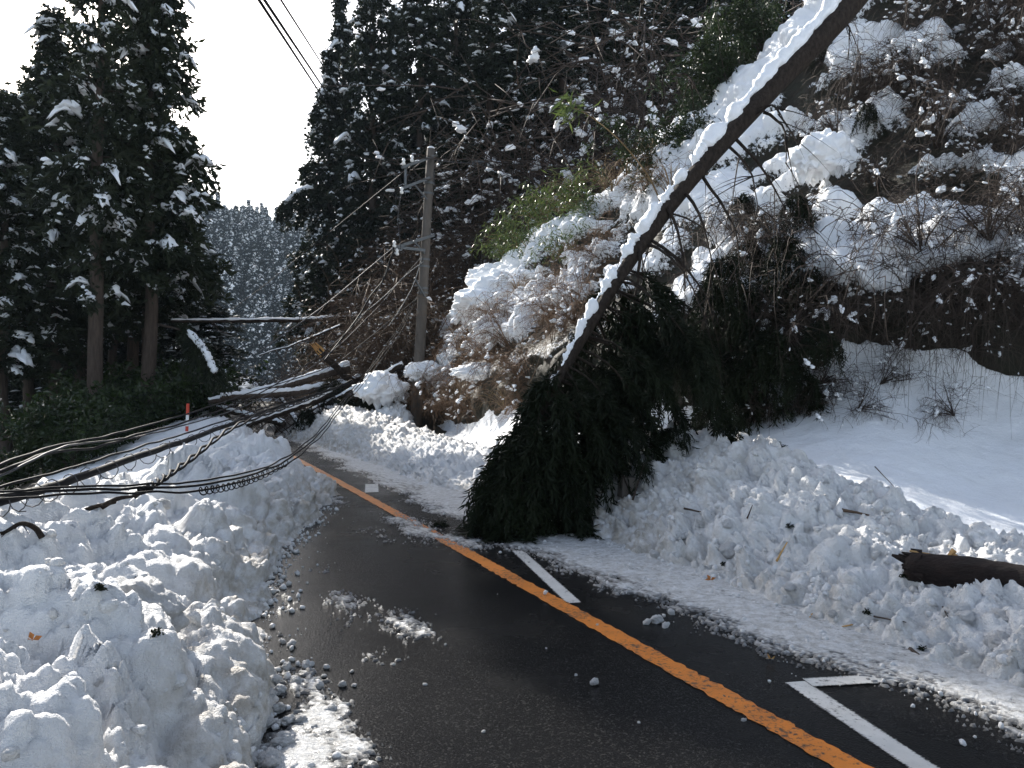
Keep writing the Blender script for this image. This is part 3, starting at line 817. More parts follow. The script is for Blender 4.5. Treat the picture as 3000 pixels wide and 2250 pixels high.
# sunlit brown shrubs along the lit spur
for xd, yd, s in [(980, 760, 1.0), (1010, 800, .9), (1060, 790, 1.0), (1100, 760, 1.1), (1140, 830, 1.0), (1180, 760, 1.1), (1050, 860, .9), (990, 850, .8), (1110, 860, .9), (1160, 690, .9), (1230, 700, 1.0), (1000, 900, .7), (1260, 640, .9), (1080, 700, .7), (950, 800, .8), (1300, 560, .9), (1330, 450, .8), (1380, 420, .8), (1200, 640, .7), (960, 880, .8), (1130, 900, .8), (1030, 930, .8)]:
    p, n = on_hill(xd, yd); p = p - n * 0.1
    shrub(BS[rnd.randrange(3)], 'bare_shrub', 'leafless brown shrub with drooping twigs on the sunlit bank right of the pole', p, GS, s * p.y / 17 * 1.05, (R(25), R(-18) + rnd.uniform(-.2, .2), rnd.random() * 6.28))
for k in range(40):
    xd, yd = rnd.uniform(1480, 2230), rnd.uniform(40, 600)
    if (xd - 1480) / (1830 - 1480) + yd / 380.0 < 1.35: continue
    p, n = on_hill(xd, yd, 4.1); p = p - n * 0.1
    shrub(DS[rnd.randrange(3)], 'bare_shrub', 'dark leafless shrub with snow caught in its twigs on the upper right slope', p, GS, rnd.uniform(0.6, 1.15), (R(35) + rnd.uniform(-.3, .3), rnd.uniform(-.4, .2), rnd.uniform(-0.6, 0.6)))
for xd, yd, s in [(2090, 40, 1.0), (2150, 90, 1.1), (2200, 30, 1.0), (2180, 150, .9), (2040, 20, .9), (2120, 140, .8), (2150, 660, .6), (2205, 700, .6), (2100, 690, .6), (1560, 840, .7), (1620, 860, .7), (1690, 800, .8), (1730, 860, .7), (1660, 900, .6), (1850, 900, .5), (1900, 830, .5), (2060, 900, .5), (1770, 830, .6), (1980, 760, .5), (2100, 760, .6), (1900, 690, .7), (2000, 650, .8), (2130, 640, .7), (2200, 600, .7), (1800, 700, .8), (1720, 720, .8)]:
    p, n = on_hill(xd, yd, 2.2)
    shrub(DS[rnd.randrange(3)], 'bare_shrub', 'thin dark twiggy shrub hanging at the dark undercut of the right bank', p, GS, s, (R(50), rnd.uniform(-.4, .3), rnd.uniform(-0.8, 0.8)))
GB = 'brush on the slope behind the utility pole'
for k in range(46):
    px, Yd = rnd.uniform(292, 520), rnd.uniform(26.0, 35)
    if px < 315 and Yd < 30: Yd += 4
    if px > 430 and Yd < 29: Yd += 4
    p = back_at(px, Yd)
    shrub(FB[rnd.randrange(3)], 'bare_shrub', 'tall brown brush with snow specks on the slope behind the utility pole', p, GB, rnd.uniform(0.6, 1.0) * (1.0 if px > 330 else 0.75), (0, 0, rnd.random() * 6.28))
for px, Yd, s, tilt in [(600, 27, 1.1, -.5), (655, 25, 1.0, -.4), (560, 28, 1.1, -.2), (705, 24, 1.0, -.3), (520, 28, .9, .1), (640, 29, 1.2, -.1), (480, 29, .8, 0)]:
    p = back_at(px, Yd); p.z = max(p.z, 4.5)
    shrub(BT[rnd.randrange(2)], 'bare_tree', 'leafless tree with snow-lined boughs in the dark wood above the bank', p, 'bare trees in the dark wood above the bank', s, (0, tilt, rnd.random() * 6.28), 'tree')

def leafy(seed, H, Rr, nst, nleaf, ll, lw, mat, twigmat, arch=0.4, hang=0.3):
    global rng
    keep = rng; rng = np.random.default_rng(seed)
    ms, ml = MB(), MB(); B = []; D = []
    for i in range(nst):
        a = rng.random() * 6.28; v = np.linspace(0, 1, 7); L = H * (0.55 + 0.5 * rng.random()); sp = Rr * (0.2 + 0.9 * rng.random())
        P = np.stack([np.cos(a) * sp * v ** 1.4, np.sin(a) * sp * v ** 1.4, L * (v - arch * v ** 3)], 1) + np.cumsum(rng.normal(size=(7, 3)) * 0.03, 0)
        ms.add(*tube(P, 0.012 * (1 - 0.8 * v), 4))
        n = nleaf // nst
        k = 0.3 + 0.7 * rng.random(n)
        c = np.stack([np.interp(k, v, P[:, j]) for j in range(3)], 1)
        grp = rng.normal(size=(10, 3)) * Rr * 0.16
        B.append(c + grp[(k * 9.99).astype(int)] + rng.normal(size=(n, 3)) * Rr * 0.07)
        D.append(rng.normal(size=(n, 3)) + np.array([np.cos(a), np.sin(a), 0]) * 0.5 + np.array([0, 0, -hang]))
    B, D = np.concatenate(B), np.concatenate(D)
    V, qd = kites(B, D, ll * (0.6 + 0.7 * rng.random(len(B))), lw * (0.7 + 0.6 * rng.random(len(B))))
    ml.add(V, None, qd)
    rng = keep
    return ms.build('stems', twigmat), ml.build('foliage', mat, False)
def leafy_thing(parts, name, label, loc, group, scale=1.0, rot=(0, 0, 0), cat='shrub'):
    t = thing(name, label, cat, loc, 0, group); t.rotation_euler = rot; t.scale = (scale,) * 3
    obj('stems', parts[0], t); obj('foliage', parts[1], t); return t
EV = [leafy(400 + k, 2.6, 1.3, 16, 1900, 0.17, 0.04, M_EVER, M_TWIGD) for k in range(3)]
M_BUSH = leaf_mat('dark_bush_leaves', (0.012, 0.022, 0.008), (0.030, 0.046, 0.014), 0.25, 0.4, 0.25)
EVD = [leafy(440 + k, 2.6, 1.3, 16, 2600, 0.17, 0.022, M_BUSH, M_TWIGD) for k in range(3)]
BB = [leafy(420 + k, 2.0, 1.0, 12, 620, 0.20, 0.014, M_BAMBOO, M_REED, 0.55, 0.7) for k in range(2)]
GE = 'evergreen shrubs under the left cedars'
for k in range(34):
    px, Yd = rnd.uniform(-10, 205), rnd.uniform(16.5, 33)
    p = left_base(px, Yd)
    if px > 150 and Yd < 21: Yd = 25; p = left_base(px, Yd)
    leafy_thing(EV[rnd.randrange(3)], 'evergreen_shrub', 'glossy green shrub growing among the trunks under the left cedars', p, GE, rnd.uniform(0.7, 1.15) * Yd / 24, (0, 0, rnd.random() * 6.28))
for xd, yd, s in [(1120, 470, 1.0), (1190, 430, 1.1), (1260, 400, 1.0), (1160, 500, .9), (1300, 430, .9), (1240, 500, .8), (1100, 500, .7)]:
    p, n = on_hill(xd, yd + 60, 5.5); p.y += 0.8
    leafy_thing(BB[rnd.randrange(2)], 'bamboo_clump', 'yellow-green bamboo grass leaning out above the snowy spur', p, 'bamboo grass on the crest of the spur', s * 0.95, (0, R(-35), rnd.random() * 0.8))
for xd, yd, s in [(1390, 330, 1.1), (1500, 215, 1.2), (1560, 120, 1.3), (1640, 30, 1.3), (1470, 280, 1.0), (1420, 420, .7)]:
    p, n = on_hill(xd + 40, yd + 60, 5.8); p.y += 0.9
    leafy_thing(EVD[rnd.randrange(3)], 'evergreen_shrub', 'dark green conifer bush behind the snowy crest beside the leaning trunk', p, 'dark bushes behind the snowy crest', s * 0.75, (0, R(-20), rnd.random() * 6.28))
# the arching bamboo shoot with a bright tuft
p, n = on_hill(1430, 440, 5.5)
t = thing('bamboo_shoot', 'arching bamboo stem with one bright green tuft against the dark wood', 'bamboo', p)
pth = [p, at(1400, 380, p.y - .1), at(1340, 305, p.y - .2), at(1270, 248, p.y - .3), at(1218, 226, p.y - .35)]
loc = np.array([list(Vector(x) - p) for x in pth])
sp = smooth_path(loc, 20); mb = MB(); mb.add(*tube(sp, np.linspace(0.02, 0.008, 20), 5)); obj('stem', mb.build('stem', M_REED), t)
n = 90; B = sp[-4:][rng.integers(0, 4, n)] + rng.normal(size=(n, 3)) * 0.1; D = rng.normal(size=(n, 3)) + np.array([-.6, 0, -.5])
V, qd = kites(B, D, 0.28 * (0.6 + 0.6 * rng.random(n)), 0.02); mb = MB(); mb.add(V, None, qd); obj('foliage', mb.build('foliage', M_BAMBOO, False), t)
# dry reeds
def reeds(seed):
    global rng
    keep = rng; rng = np.random.default_rng(seed); mb = MB()
    for i in range(34):
        a = rng.random() * 6.28; v = np.linspace(0, 1, 8); L = 0.7 + 0.8 * rng.random(); sp_ = 0.3 + 0.9 * rng.random()
        mb.add(*tube(np.stack([np.cos(a) * sp_ * v ** 1.5, np.sin(a) * sp_ * v ** 1.5, L * (v - 0.75 * v ** 3)], 1), 0.008 * (1.1 - v), 3))
    rng = keep; return mb.build('dry_grass_tuft', M_REED)
rm = reeds(5)
for xd, yd in [(1290, 400), (1350, 390), (1240, 430), (1400, 370), (1320, 420), (1210, 470), (1450, 440), (1120, 640), (1010, 690), (940, 830), (1000, 870), (1090, 900)]:
    p, n = on_hill(xd, yd, 3.0)
    o = obj('dry_grass_tuft', rm); o.location = p; o.rotation_euler = (0, R(-15), rnd.random() * 6.28)
    o.scale = (rnd.uniform(.8, 1.2),) * 3
    tag(o, 'tuft of dry arching tan grass on the snowy spur', 'grass tuft', 'dry grass tufts on the spur')

# hanging vines and roots over the undercut
def vine_mesh(seed):
    global rng
    keep = rng; rng = np.random.default_rng(seed); mb = MB()
    for i in range(24):
        v = np.linspace(0, 1, 9); L = 0.25 + 1.7 * rng.random() ** 2
        x0, y0 = rng.normal() * 0.9, rng.normal() * 0.25
        P = np.stack([x0 + 0.6 * rng.normal() * v, y0 - 0.35 * np.sin(v * 2.2) * rng.random(), 0.25 * np.sin(v * 3) - L * v ** 1.3], 1)
        P += np.cumsum(rng.normal(size=P.shape) * 0.022, 0)
        mb.add(*tube(P, 0.0065 * (1.15 - v), 3))
    rng = keep; return mb.build('hanging_vine', M_TWIGD)
VM = [vine_mesh(500 + k) for k in range(3)]
for k in range(36):
    xd = rnd.uniform(1480, 2260); yd = 690 - (xd - 1500) * 0.16 + rnd.uniform(-210, 40)
    if k > 28: xd = rnd.uniform(1900, 2240); yd = rnd.uniform(570, 700)
    p, n = on_hill(xd, yd, 3.2); p = p + n * 0.12
    o = obj('hanging_vine', VM[k % 3]); o.location = p; o.rotation_euler = (0, 0, R(-25) + rnd.uniform(-.4, .4)); o.scale = (rnd.uniform(.7, 1.2),) * 3
    tag(o, 'tangle of thin dark vines hanging down the right bank', 'vine', 'vines hanging on the right bank')

# ------------------------------------------------------------------ snow cushions lying on the shrubs of the bank
def cushion(name, label, xd, yd, Yd, wx, hz, seed, group='snow cushions on the bank'):
    V0, T0 = ICO[5]
    n = fbm(V0 * 1.4 + seed * 7.7, 4) ; c = chunk(V0 * 3.2 + seed) - 0.4
    c2 = chunk(V0 * 8 + seed) - 0.4
    v = V0 * (1 + 0.42 * n + 0.20 * c + 0.07 * c2)[:, None]
    v = v * 0.86 * np.array([wx, wx * 0.8, hz])
    v[:, 2] = np.where(v[:, 2] < 0, v[:, 2] * (0.55 + 0.9 * np.clip(perlin(V0 * 4 + seed), 0, 1)), v[:, 2])
    o = obj(name, mesh_from(name, v, T0, None, M_LOAD)); o.location = at(xd, yd, Yd)
    tag(o, label, 'snow', group); return o
cushion('snow_cushion', 'rounded snow cap on a shrub left of the pole foot', 825, 845, 23.5, 0.85, 0.62, 1)
cushion('snow_cushion', 'small snow cap on brush directly at the utility pole', 918, 805, 24, 0.7, 0.36, 2)
cushion('snow_cushion', 'smooth dome of snow standing on the crest of the spur', 1075, 603, 21.5, 0.95, 0.45, 3)
cushion('snow_cushion', 'long bulging snow cushion on the sunlit spur', 1090, 650, 20.0, 1.35, 0.75, 4)
cushion('snow_cushion', 'lower hanging snow lump on the sunlit brown shrubs', 1085, 715, 18.6, 0.85, 0.42, 5)
cushion('snow_cushion', 'snow lump at the left end of the sunlit spur', 1025, 668, 20.5, 0.7, 0.6, 6)
cushion('snow_cushion', 'round ball of snow under the leaning trunk on the upper slope', 1780, 345, 12.9, 0.55, 0.5, 7)
cushion('snow_cushion', 'ragged snow ledge low in the brown shrubs', 1030, 805, 19.0, 0.7, 0.25, 8)
cushion('snow_cushion', 'snow hummock between the pole foot and the shrub cap', 846, 905, 23.5, 0.6, 0.5, 9)
cushion('snow_cushion', 'small pile of snow lumps behind the broken log', 2110, 1190, 6.4, 0.17, 0.16, 10, 'snow lumps by the broken log')
cushion('snow_cushion', 'far snow-covered mound beside the last left cedar', 440, 840, 60, 2.6, 3.2, 11, 'far snow mounds')
cushion('snow_cushion', 'far rounded snow mound beyond the fallen logs', 500, 850, 65, 2.6, 1.6, 12, 'far snow mounds')

# ------------------------------------------------------------------ the leaning cedar
tip = at(1095, 1075, 8.5)
path = [tip, at(1150, 930, 8.75), at(1240, 762, 9.1), at(1360, 565, 9.6), at(1497, 382, 10.1), at(1668, 190, 10.6), at(1852, -10, 11.2), at(2080, -330, 12.2), at(2300, -640, 13.2)]
TP = smooth_path(path, 90)
base = Vector(TP[-1])
lt = thing('leaning_cedar', 'broken cedar leaning from the bank with its dark crown drooping onto the road', 'tree', base)
TPl = TP - np.array(base)
f = np.linspace(0, 1, 90)
f_ = f; trad = np.interp(f, [0, 0.25, 0.5, 0.75, 1.0], [0.012, 0.055, 0.10, 0.165, 0.22])
mb = MB(); mb.add(*tube(TPl, trad, 14))
def rough_bark(V): return V + (0.016 * fbm(V * 7, 4) + 0.010 * (chunk(V * 6) - .4))[:, None] * np.array([1, 1, 1])
obj('trunk', mb.build('trunk', M_WET, True, rough_bark), lt)
# snow ridge lying on the trunk
sn = smooth_path(TPl[17:], 420); k0 = np.linspace(17 / 90, 1, 420)
rr_ = np.interp(k0, f, trad)
lump = fbm(np.stack([np.arange(420) * 0.085, np.zeros(420), np.zeros(420)], 1), 4, 0.7); lump2 = fbm(np.stack([np.arange(420) * 0.035 + 9, np.zeros(420), np.zeros(420)], 1), 2)
sr = (0.25 + 0.75 * sstep(np.arange(420), 0, 90)) * (0.036 + 0.22 * rr_) * (1 + 0.75 * lump + 0.45 * lump2)
sr *= np.where(k0 < 0.58, 0.16 + 1.1 * sstep(lump + 0.5 * lump2, -0.22, 0.12), 1.0) * 1.15 * (0.65 + 0.35 * sstep(lump2 + 0.8 * lump, -0.55, -0.2))
sn = sn + np.array([-0.72, -0.25, 0.78]) * (rr_ * 0.92 + sr * 0.25)[:, None]
mb = MB(); mb.add(*tube(sn, sr, 14))
def lumpy(V): return V + (0.060 * (chunk(V / 0.17) - 0.35) + 0.03 * (chunk(V / 0.07) - 0.35))[:, None] * np.array([-.5, -.4, .75])
obj('snow_ridge', mb.build('snow_ridge', M_LOAD, True, lumpy), lt)

def strand_cloud(starts, dirs, lens, per, nl, nw):
    """hanging cedar sprays: each strand bends down and carries needles all along"""
    Bs, Ds, Ls = [], [], []
    for p0, d, L in zip(starts, dirs, lens):
        v = np.linspace(0, 1, per)[:, None]
        c = p0 + d * L * v * (1 - 0.45 * v) + np.array([0, 0, -1.0]) * L * 0.72 * v ** 1.6
        tg = np.gradient(c, axis=0); tg /= np.linalg.norm(tg, axis=1)[:, None]
        for _ in range(3):
            Bs.append(c + rng.normal(size=c.shape) * 0.006)
            Ds.append(tg * 0.95 + rng.normal(size=c.shape) * 0.42)
            Ls.append(np.full(per, nl) * (0.65 + 0.6 * rng.random(per)))
    B, D, L = np.concatenate(Bs), np.concatenate(Ds), np.concatenate(Ls)
    return kites(B, D, L, nw, 0.1)
limb = MB(); crown = MB(); st_p, st_d, st_l = [], [], []
for i in range(136):
    if i < 44: u = 0.004 + 0.13 * rng.random(); a = (0.1, 1.5, 2.75, 3.65, 5.0, 6.0)[i % 6] + rng.normal() * 0.16
    elif i < 62: u = 0.11 + 0.13 * rng.random(); a = R(rng.uniform(-170, -20))
    elif i < 126: u = 0.10 + 0.27 * rng.random(); a = R(rng.uniform(-42, 118))
    else: u = 0.34 + 0.20 * rng.random(); a = R(rng.uniform(-70, 120))
    j = u * 89; p0 = TPl[int(j)] + (TPl[min(89, int(j) + 1)] - TPl[int(j)]) * (j % 1)
    side = np.array([math.cos(a), 0.75 * math.sin(a), 0.0])
    fwd = -(TPl[min(89, int(j) + 2)] - TPl[int(j)]); fwd /= np.linalg.norm(fwd)
    if i < 44: L = (0.42 + 4.2 * u) * (0.40 + 0.80 * rng.random()); sag = rng.uniform(0.55, 1.15)
    elif i < 62: L = rng.uniform(0.25, 0.95); sag = rng.uniform(0.5, 0.9)
    else: L = np.interp(u, [0.1, 0.2, 0.3, 0.37, 0.54], [1.1, 1.6, 1.9, 1.7, 1.1]) * (0.25 + 0.95 * rng.random()); sag = rng.uniform(0.22, 0.80)
    d = side * 0.8 + fwd * (0.30 if i < 44 else 0.12); d /= np.linalg.norm(d)
    v = np.linspace(0, 1, 9)[:, None]
    C = p0 + d * L * v * (1 - 0.35 * v) + np.array([0, 0, -1.0]) * L * (0.15 * v + sag * v ** 2)
    C += np.cumsum(rng.normal(size=C.shape) * 0.012, 0)
    C[:, 2] = np.maximum(C[:, 2], 0.10 - base.z + 0.06 * rng.random())
    limb.add(*tube(C, (0.004 + 0.008 * L) * (1.05 - v[:, 0]), 4))
    if i >= 126: continue
    ns = int(7 + 11 * L)
    kk = 0.22 + 0.8 * rng.random(ns) ** 0.8
    cs = np.stack([np.interp(np.clip(kk, 0, 1), v[:, 0], C[:, q_]) for q_ in range(3)], 1)
    st_p += list(cs); dd_ = rng.normal(size=(ns, 3)) * 0.42 + d * 0.75 + np.array([0, 0, -0.15]); dd_ /= np.linalg.norm(dd_, axis=1)[:, None]
    st_d += list(dd_); st_l += list(0.16 + 0.50 * rng.random(ns) ** 1.5)
obj('limbs', limb.build('limbs', M_WET), lt)
V, qd = strand_cloud(st_p, st_d, st_l, 11, 0.12, 0.0105)
V[:, 2] = np.maximum(V[:, 2], 0.03 - base.z)
crown.add(V, None, qd)
obj('crown', crown.build('crown', M_FALLEN, False), lt)
# bare snags on the trunk
mb = MB()
for xd0, yd0, xd1, yd1, Yd in [(1800, 20, 1835, 125, 11.2), (1500, 190, 1420, 178, 10.3), (1650, 240, 1700, 350, 10.5), (1560, 300, 1640, 470, 10.3), (1620, 250, 1680, 245, 10.4), (1520, 380, 1600, 600, 10.1), (1480, 420, 1520, 640, 9.9), (1440, 450, 1470, 700, 9.8), (1400, 520, 1560, 720, 9.7), (1590, 300, 1720, 520, 10.3), (1380, 540, 1330, 740, 9.6)]:
    a, b = np.array(at(xd0, yd0, Yd)) - np.array(base), np.array(at(xd1, yd1, Yd - 0.3)) - np.array(base)
    v = np.linspace(0, 1, 8)[:, None]
    C = a + (b - a) * v + np.array([0.10, 0, 0.10]) * np.sin(v * 3.1) + np.cumsum(rng.normal(size=(8, 3)) * 0.012, 0)
    mb.add(*tube(C, 0.022 * (1.1 - v[:, 0]), 5))
    for q_ in range(6):
        s_ = C[rng.integers(2, 8)]; d = rng.normal(size=3) * np.array([.7, .5, .5]) + np.array([.1, 0, -.5]); w = np.linspace(0, 1, 5)[:, None]
        mb.add(*tube(s_ + d * 0.5 * w + np.array([0, 0, -.2]) * w ** 2, 0.009 * (1.1 - w[:, 0]), 3))
obj('snags', mb.build('snags', M_WET), lt)

# dark green boughs hanging at the bank behind the leaning crown
def bough_mesh(seed, L, ns):
    global rng
    keep = rng; rng = np.random.default_rng(seed); mb = MB(); P_, D_, L_ = [], [], []
    lm = MB()
    for i in range(9):
        a = rng.random() * 6.28; l = L * (0.5 + 0.6 * rng.random()); v = np.linspace(0, 1, 7)[:, None]
        d = np.array([math.cos(a), math.sin(a), 0.1])
        C = d * l * 0.5 * v + np.array([0, 0, -1.0]) * l * v ** 1.7
        lm.add(*tube(C, 0.012 * (1.05 - v[:, 0]), 4))
        k = 0.2 + 0.8 * rng.random(ns)
        P_ += list(np.stack([np.interp(k, v[:, 0], C[:, j]) for j in range(3)], 1))
        x = rng.normal(size=(ns, 3)) * 0.8 + d * 0.4; D_ += list(x / np.linalg.norm(x, axis=1)[:, None]); L_ += list(0.25 + 0.3 * rng.random(ns))
    V, qd = strand_cloud(P_, D_, L_, 9, 0.12, 0.010); mb.add(V, None, qd)
    rng = keep
    return lm.build('limbs', M_WET), mb.build('foliage', M_FALLEN, False)
BM = [bough_mesh(600 + k, 1.0, 11) for k in range(3)]
GH = 'dark cedar boughs caught on the right bank'
for xd, yd, s in [(1560, 600, .9), (1650, 720, 1.0), (1580, 700, .8), (1540, 640, .7), (1500, 720, 1.0), (1620, 820, .9), (1740, 700, .6), (1600, 460, .6), (1700, 800, .7), (1560, 780, .9), (1440, 740, .8), (1880, 250, .5), (1780, 90, .5), (1530, 860, .7), (1680, 560, .9), (1760, 620, .8), (1640, 500, .7), (1700, 470, .6), (1600, 560, .8)]:
    p, n = on_hill(xd, yd, 2.6); p = p + n * 0.25
    p = p + Vector((0, -0.5, 0)) if xd < 1760 else p
    t = thing('cedar_bough', 'dark drooping cedar bough caught on the bank right of the leaning crown', 'bough', p, rnd.random() * 6.28, GH); t.scale = (s,) * 3
    k = rnd.randrange(3); obj('limbs', BM[k][0], t); obj('foliage', BM[k][1], t)
for xd, yd, Yd, s, lab in [(1455, 925, 9.0, .42, 'short cedar sprig hanging above the right snow heap'), (1665, 950, 8.9, .40, 'flat dark cedar spray lying on top of the snow heap')]:
    t = thing('cedar_bough', lab, 'bough', at(xd, yd, Yd), rnd.random() * 6.28, GH); t.scale = (s * 1.3, s * 1.3, s * .6)
    obj('limbs', BM[0][0], t); obj('foliage', BM[0][1], t)

# ------------------------------------------------------------------ utility pole
pb = ap(415, 436, 25.0); pt = ap(431, 149, 25.0)
pole = thing('utility_pole', 'grey concrete utility pole with torn wires standing in the snow', 'pole', pb)
ax = np.array(list(pt - pb))
mb = MB(); mb.add(*tube(np.array([ax * v for v in (-0.06, 0, 0.3, 0.6, 0.85, 1.0)]), [0.185, 0.183, 0.165, 0.147, 0.133, 0.125], 18)); obj('shaft', mb.build('shaft', M_CONC), pole)
mb = MB(); V0, T0 = ICO[2]; mb.add(V0 * np.array([0.12, 0.12, 0.07]) + ax + np.array([0, 0, 0.02]), T0); obj('snow_cap', mb.build('snow_cap', M_LOAD), pole)
def arm(name, a, b, Ya, Yb, w, mat=M_STEEL):
    A_, B_ = np.array(at(*a, Ya)) - np.array(pb), np.array(at(*b, Yb)) - np.array(pb)
    d = B_ - A_; L = np.linalg.norm(d); rot = Vector(d).to_track_quat('X', 'Z')
    mb = MB(); mb.add(*box((A_ + B_) / 2, (L, w, w), rot)); return obj(name, mb.build(name, mat, False), pole)
arm('crossarm', (868, 362), (936, 338), 24.3, 24.8, 0.085)
arm('crossarm', (866, 408), (928, 384), 24.3, 24.8, 0.085)
arm('arm_strut', (876, 358), (876, 404), 24.4, 24.4, 0.07)
arm('arm_strut', (893, 396), (922, 430), 24.5, 24.8, 0.04)
arm('crossarm', (846, 537), (938, 508), 24.3, 25.0, 0.09)
arm('crossarm', (850, 533), (918, 541), 24.35, 24.75, 0.08)
arm('arm_strut', (893, 520), (918, 548), 24.5, 24.8, 0.035)
arm('arm_strut', (895, 600), (918, 640), 24.5, 24.8, 0.04)
arm('arm_strut', (936, 338), (938, 400), 25.0, 25.0, 0.03, M_WIRE)
for y0 in (396, 418, 560, 575, 622, 632):
    v = (940 - y0) / (940 - 322.0); c = ax * v
    mb = MB(); mb.add(*tube([c - ax / np.linalg.norm(ax) * 0.03, c + ax / np.linalg.norm(ax) * 0.03], [0.168, 0.168], 16)); obj('band', mb.build('band', M_STEEL, False), pole)
def insulator(a, Ya, horiz=1):
    c = np.array(at(*a, Ya)) - np.array(pb); mb = MB()
    mb.add(*tube([c + np.array([0, 0, z]) for z in (-0.1, -0.08, -0.03, 0.0, 0.05, 0.09, 0.12)], [0.02, 0.055, 0.06, 0.035, 0.06, 0.045, 0.02], 10)); obj('insulator', mb.build('insulator', M_PORC), pole)
for a in [(872, 350), (890, 343), (868, 412), (852, 528), (858, 545)]: insulator(a, 24.3)
mb = MB(); mb.add(*blobs(np.array([np.array(at(855, 527, 24.3)) - np.array(pb)]), np.array([[0.25, 0.12, 0.09]]), 2).V, ) if False else None
wire_box = thing('wire_box', 'small grey box with a snow cap hanging on a thin wire right of the pole', 'cable box', at(1050, 353, 27))
mb = MB(); mb.add(*box((0, 0, 0), (0.95, 0.2, 0.14))); obj('housing', mb.build('housing', M_STEEL, False), wire_box)
obj('snow_cap', blobs(np.array([[0.05, 0, 0.10]]), np.array([[0.36, 0.10, 0.14]]), 2, None, 0.05).build('snow_cap', M_LOAD), wire_box)
lamp_w = MB(); lamp_w.add(*tube(smooth_path([at(930, 345, 25), at(1000, 352, 26), at(1050, 351, 27)], 12), 0.018, 5)); obj('wire', lamp_w.build('wire', M_WIRE), wire_box)
wire_box.children[-1].location = -wire_box.location

# ------------------------------------------------------------------ wires and cables
def cable(name, pts, r, mat, label, group=None, cat='cable', n=120, wob=0.0, sides=6):
    P = smooth_path([at(*p) for p in pts], n)
    if wob: P = P + np.stack([perlin(np.stack([np.arange(n) * 0.21 + s_, np.zeros(n), np.zeros(n)], 1)) for s_ in rng.random(3) * 90], 1) * wob * np.linspace(0.5, 1.5, n)[:, None]
    mb = MB(); mb.add(*tube(P, r, sides)); o = obj(name, mb.build(name, mat))
    return tag(o, label, cat, group), P
GW = 'overhead wires crossing the sky gap'
for p0, p1, lab in [((545, -22, 13), (735, 268, 45), 'lowest of the three overhead wires crossing the sky gap'), ((562, -14, 13), (735, 244, 45), 'middle one of the three overhead wires crossing the sky gap'), ((598, -14, 13), (735, 200, 45), 'uppermost thin wire crossing the sky gap')]:
    mid = tuple((a + b) / 2 for a, b in zip(p0, p1)); mid = (mid[0] - 5, mid[1] + 8, mid[2] * 0.92)
    q0, q1 = at(*p0), at(*p1)
    n = 60; v = np.linspace(-0.9, 1, n)[:, None]
    P = np.array(q0) * (1 - v) + np.array(q1) * v
    mb = MB(); mb.add(*tube(P, 0.030 if 'thin' not in lab else 0.02, 6)); tag(obj('overhead_wire', mb.build('overhead_wire', M_CABLE)), lab, 'wire', GW)
GCB = 'fallen cables sagging from the pole across the left snow bank'
cable('fallen_cable', [(-120, 1060, 4.34), (0, 1018, 4.90), (110, 978, 5.75), (210, 966, 6.81), (300, 938, 7.94), (420, 905, 10.42), (560, 850, 14.72), (700, 760, 19.00), (800, 660, 22.50), (852, 535, 24.30)], 0.0115, M_CABLE, 'upper fallen cable rising to the left end of the lower crossarm', GCB, wob=0.011)
cable('fallen_cable', [(-120, 1075, 4.34), (0, 1028, 4.90), (130, 968, 5.75), (205, 955, 6.81), (300, 942, 7.94), (420, 912, 10.42), (560, 862, 14.72), (700, 772, 19.00), (800, 680, 22.50), (905, 560, 24.80)], 0.0086, M_WIRE, 'shiny bare wire looping over the upper fallen cables at the left', GCB, wob=0.013)
cable('fallen_cable', [(-120, 1050, 4.48), (0, 1004, 4.97), (110, 966, 5.85), (220, 944, 6.92), (320, 918, 8.29), (430, 886, 10.69), (560, 842, 15.03), (690, 800, 18.00), (760, 760, 20.00), (905, 640, 24.80)], 0.0101, M_CABLE, 'topmost of the bundled fallen cables, knotted beside its neighbour', GCB, wob=0.013)
cable('fallen_cable', [(-120, 1095, 4.34), (0, 1052, 4.76), (150, 1012, 5.55), (300, 966, 7.03), (420, 930, 9.14), (560, 884, 13.21), (700, 836, 17.00), (740, 822, 19.00)], 0.0094, M_CABLE, 'thin cable running just above the thick sagging trunk cable', GCB, wob=0.011)
_, TCP = cable('fallen_cable', [(-160, 1130, 4.48), (0, 1083, 4.90), (140, 1042, 5.75), (300, 985, 7.36), (420, 945, 9.78), (520, 908, 13.21), (620, 872, 17.00), (720, 840, 20.00), (760, 822, 21.50)], 0.031, M_CABLE, 'thick black trunk cable crossing low over the left snow bank', GCB, wob=0.015, sides=10)
mb = MB()
for j in range(6, 110, 4):
    c = TCP[j]; v = np.linspace(0, 1, 12); a = rng.random() * 6.28
    mb.add(*tube(c + np.stack([0.07 * np.cos(a + v * 6.3) + 0.03 * v, 0.03 * v, 0.075 * np.sin(a + v * 6.3) - 0.02], 1), 0.004, 4))
tag(obj('lashing_wire', mb.build('lashing_wire', M_WIRE)), 'loose lashing loops curling round the thick trunk cable', 'wire', GCB)
for dx in (0, 1):
    P = smooth_path([at(*p) for p in [(300, 1062, 4.70), (330, 1048, 4.85), (400, 1000, 5.55), (520, 915, 7.36), (640, 872, 11.78), (700, 850, 16.00)]], 160)
    ph = np.arange(160) * 0.45 + dx * math.pi
    P = P + np.stack([np.cos(ph) * 0.016, ph * 0, np.sin(ph) * 0.016], 1)
    mb = MB(); mb.add(*tube(P, 0.010, 6)); tag(obj('fallen_cable', mb.build('fallen_cable', M_CABLE)), 'one strand of the twisted cable pair rising off the left snow bank', 'cable', GCB)
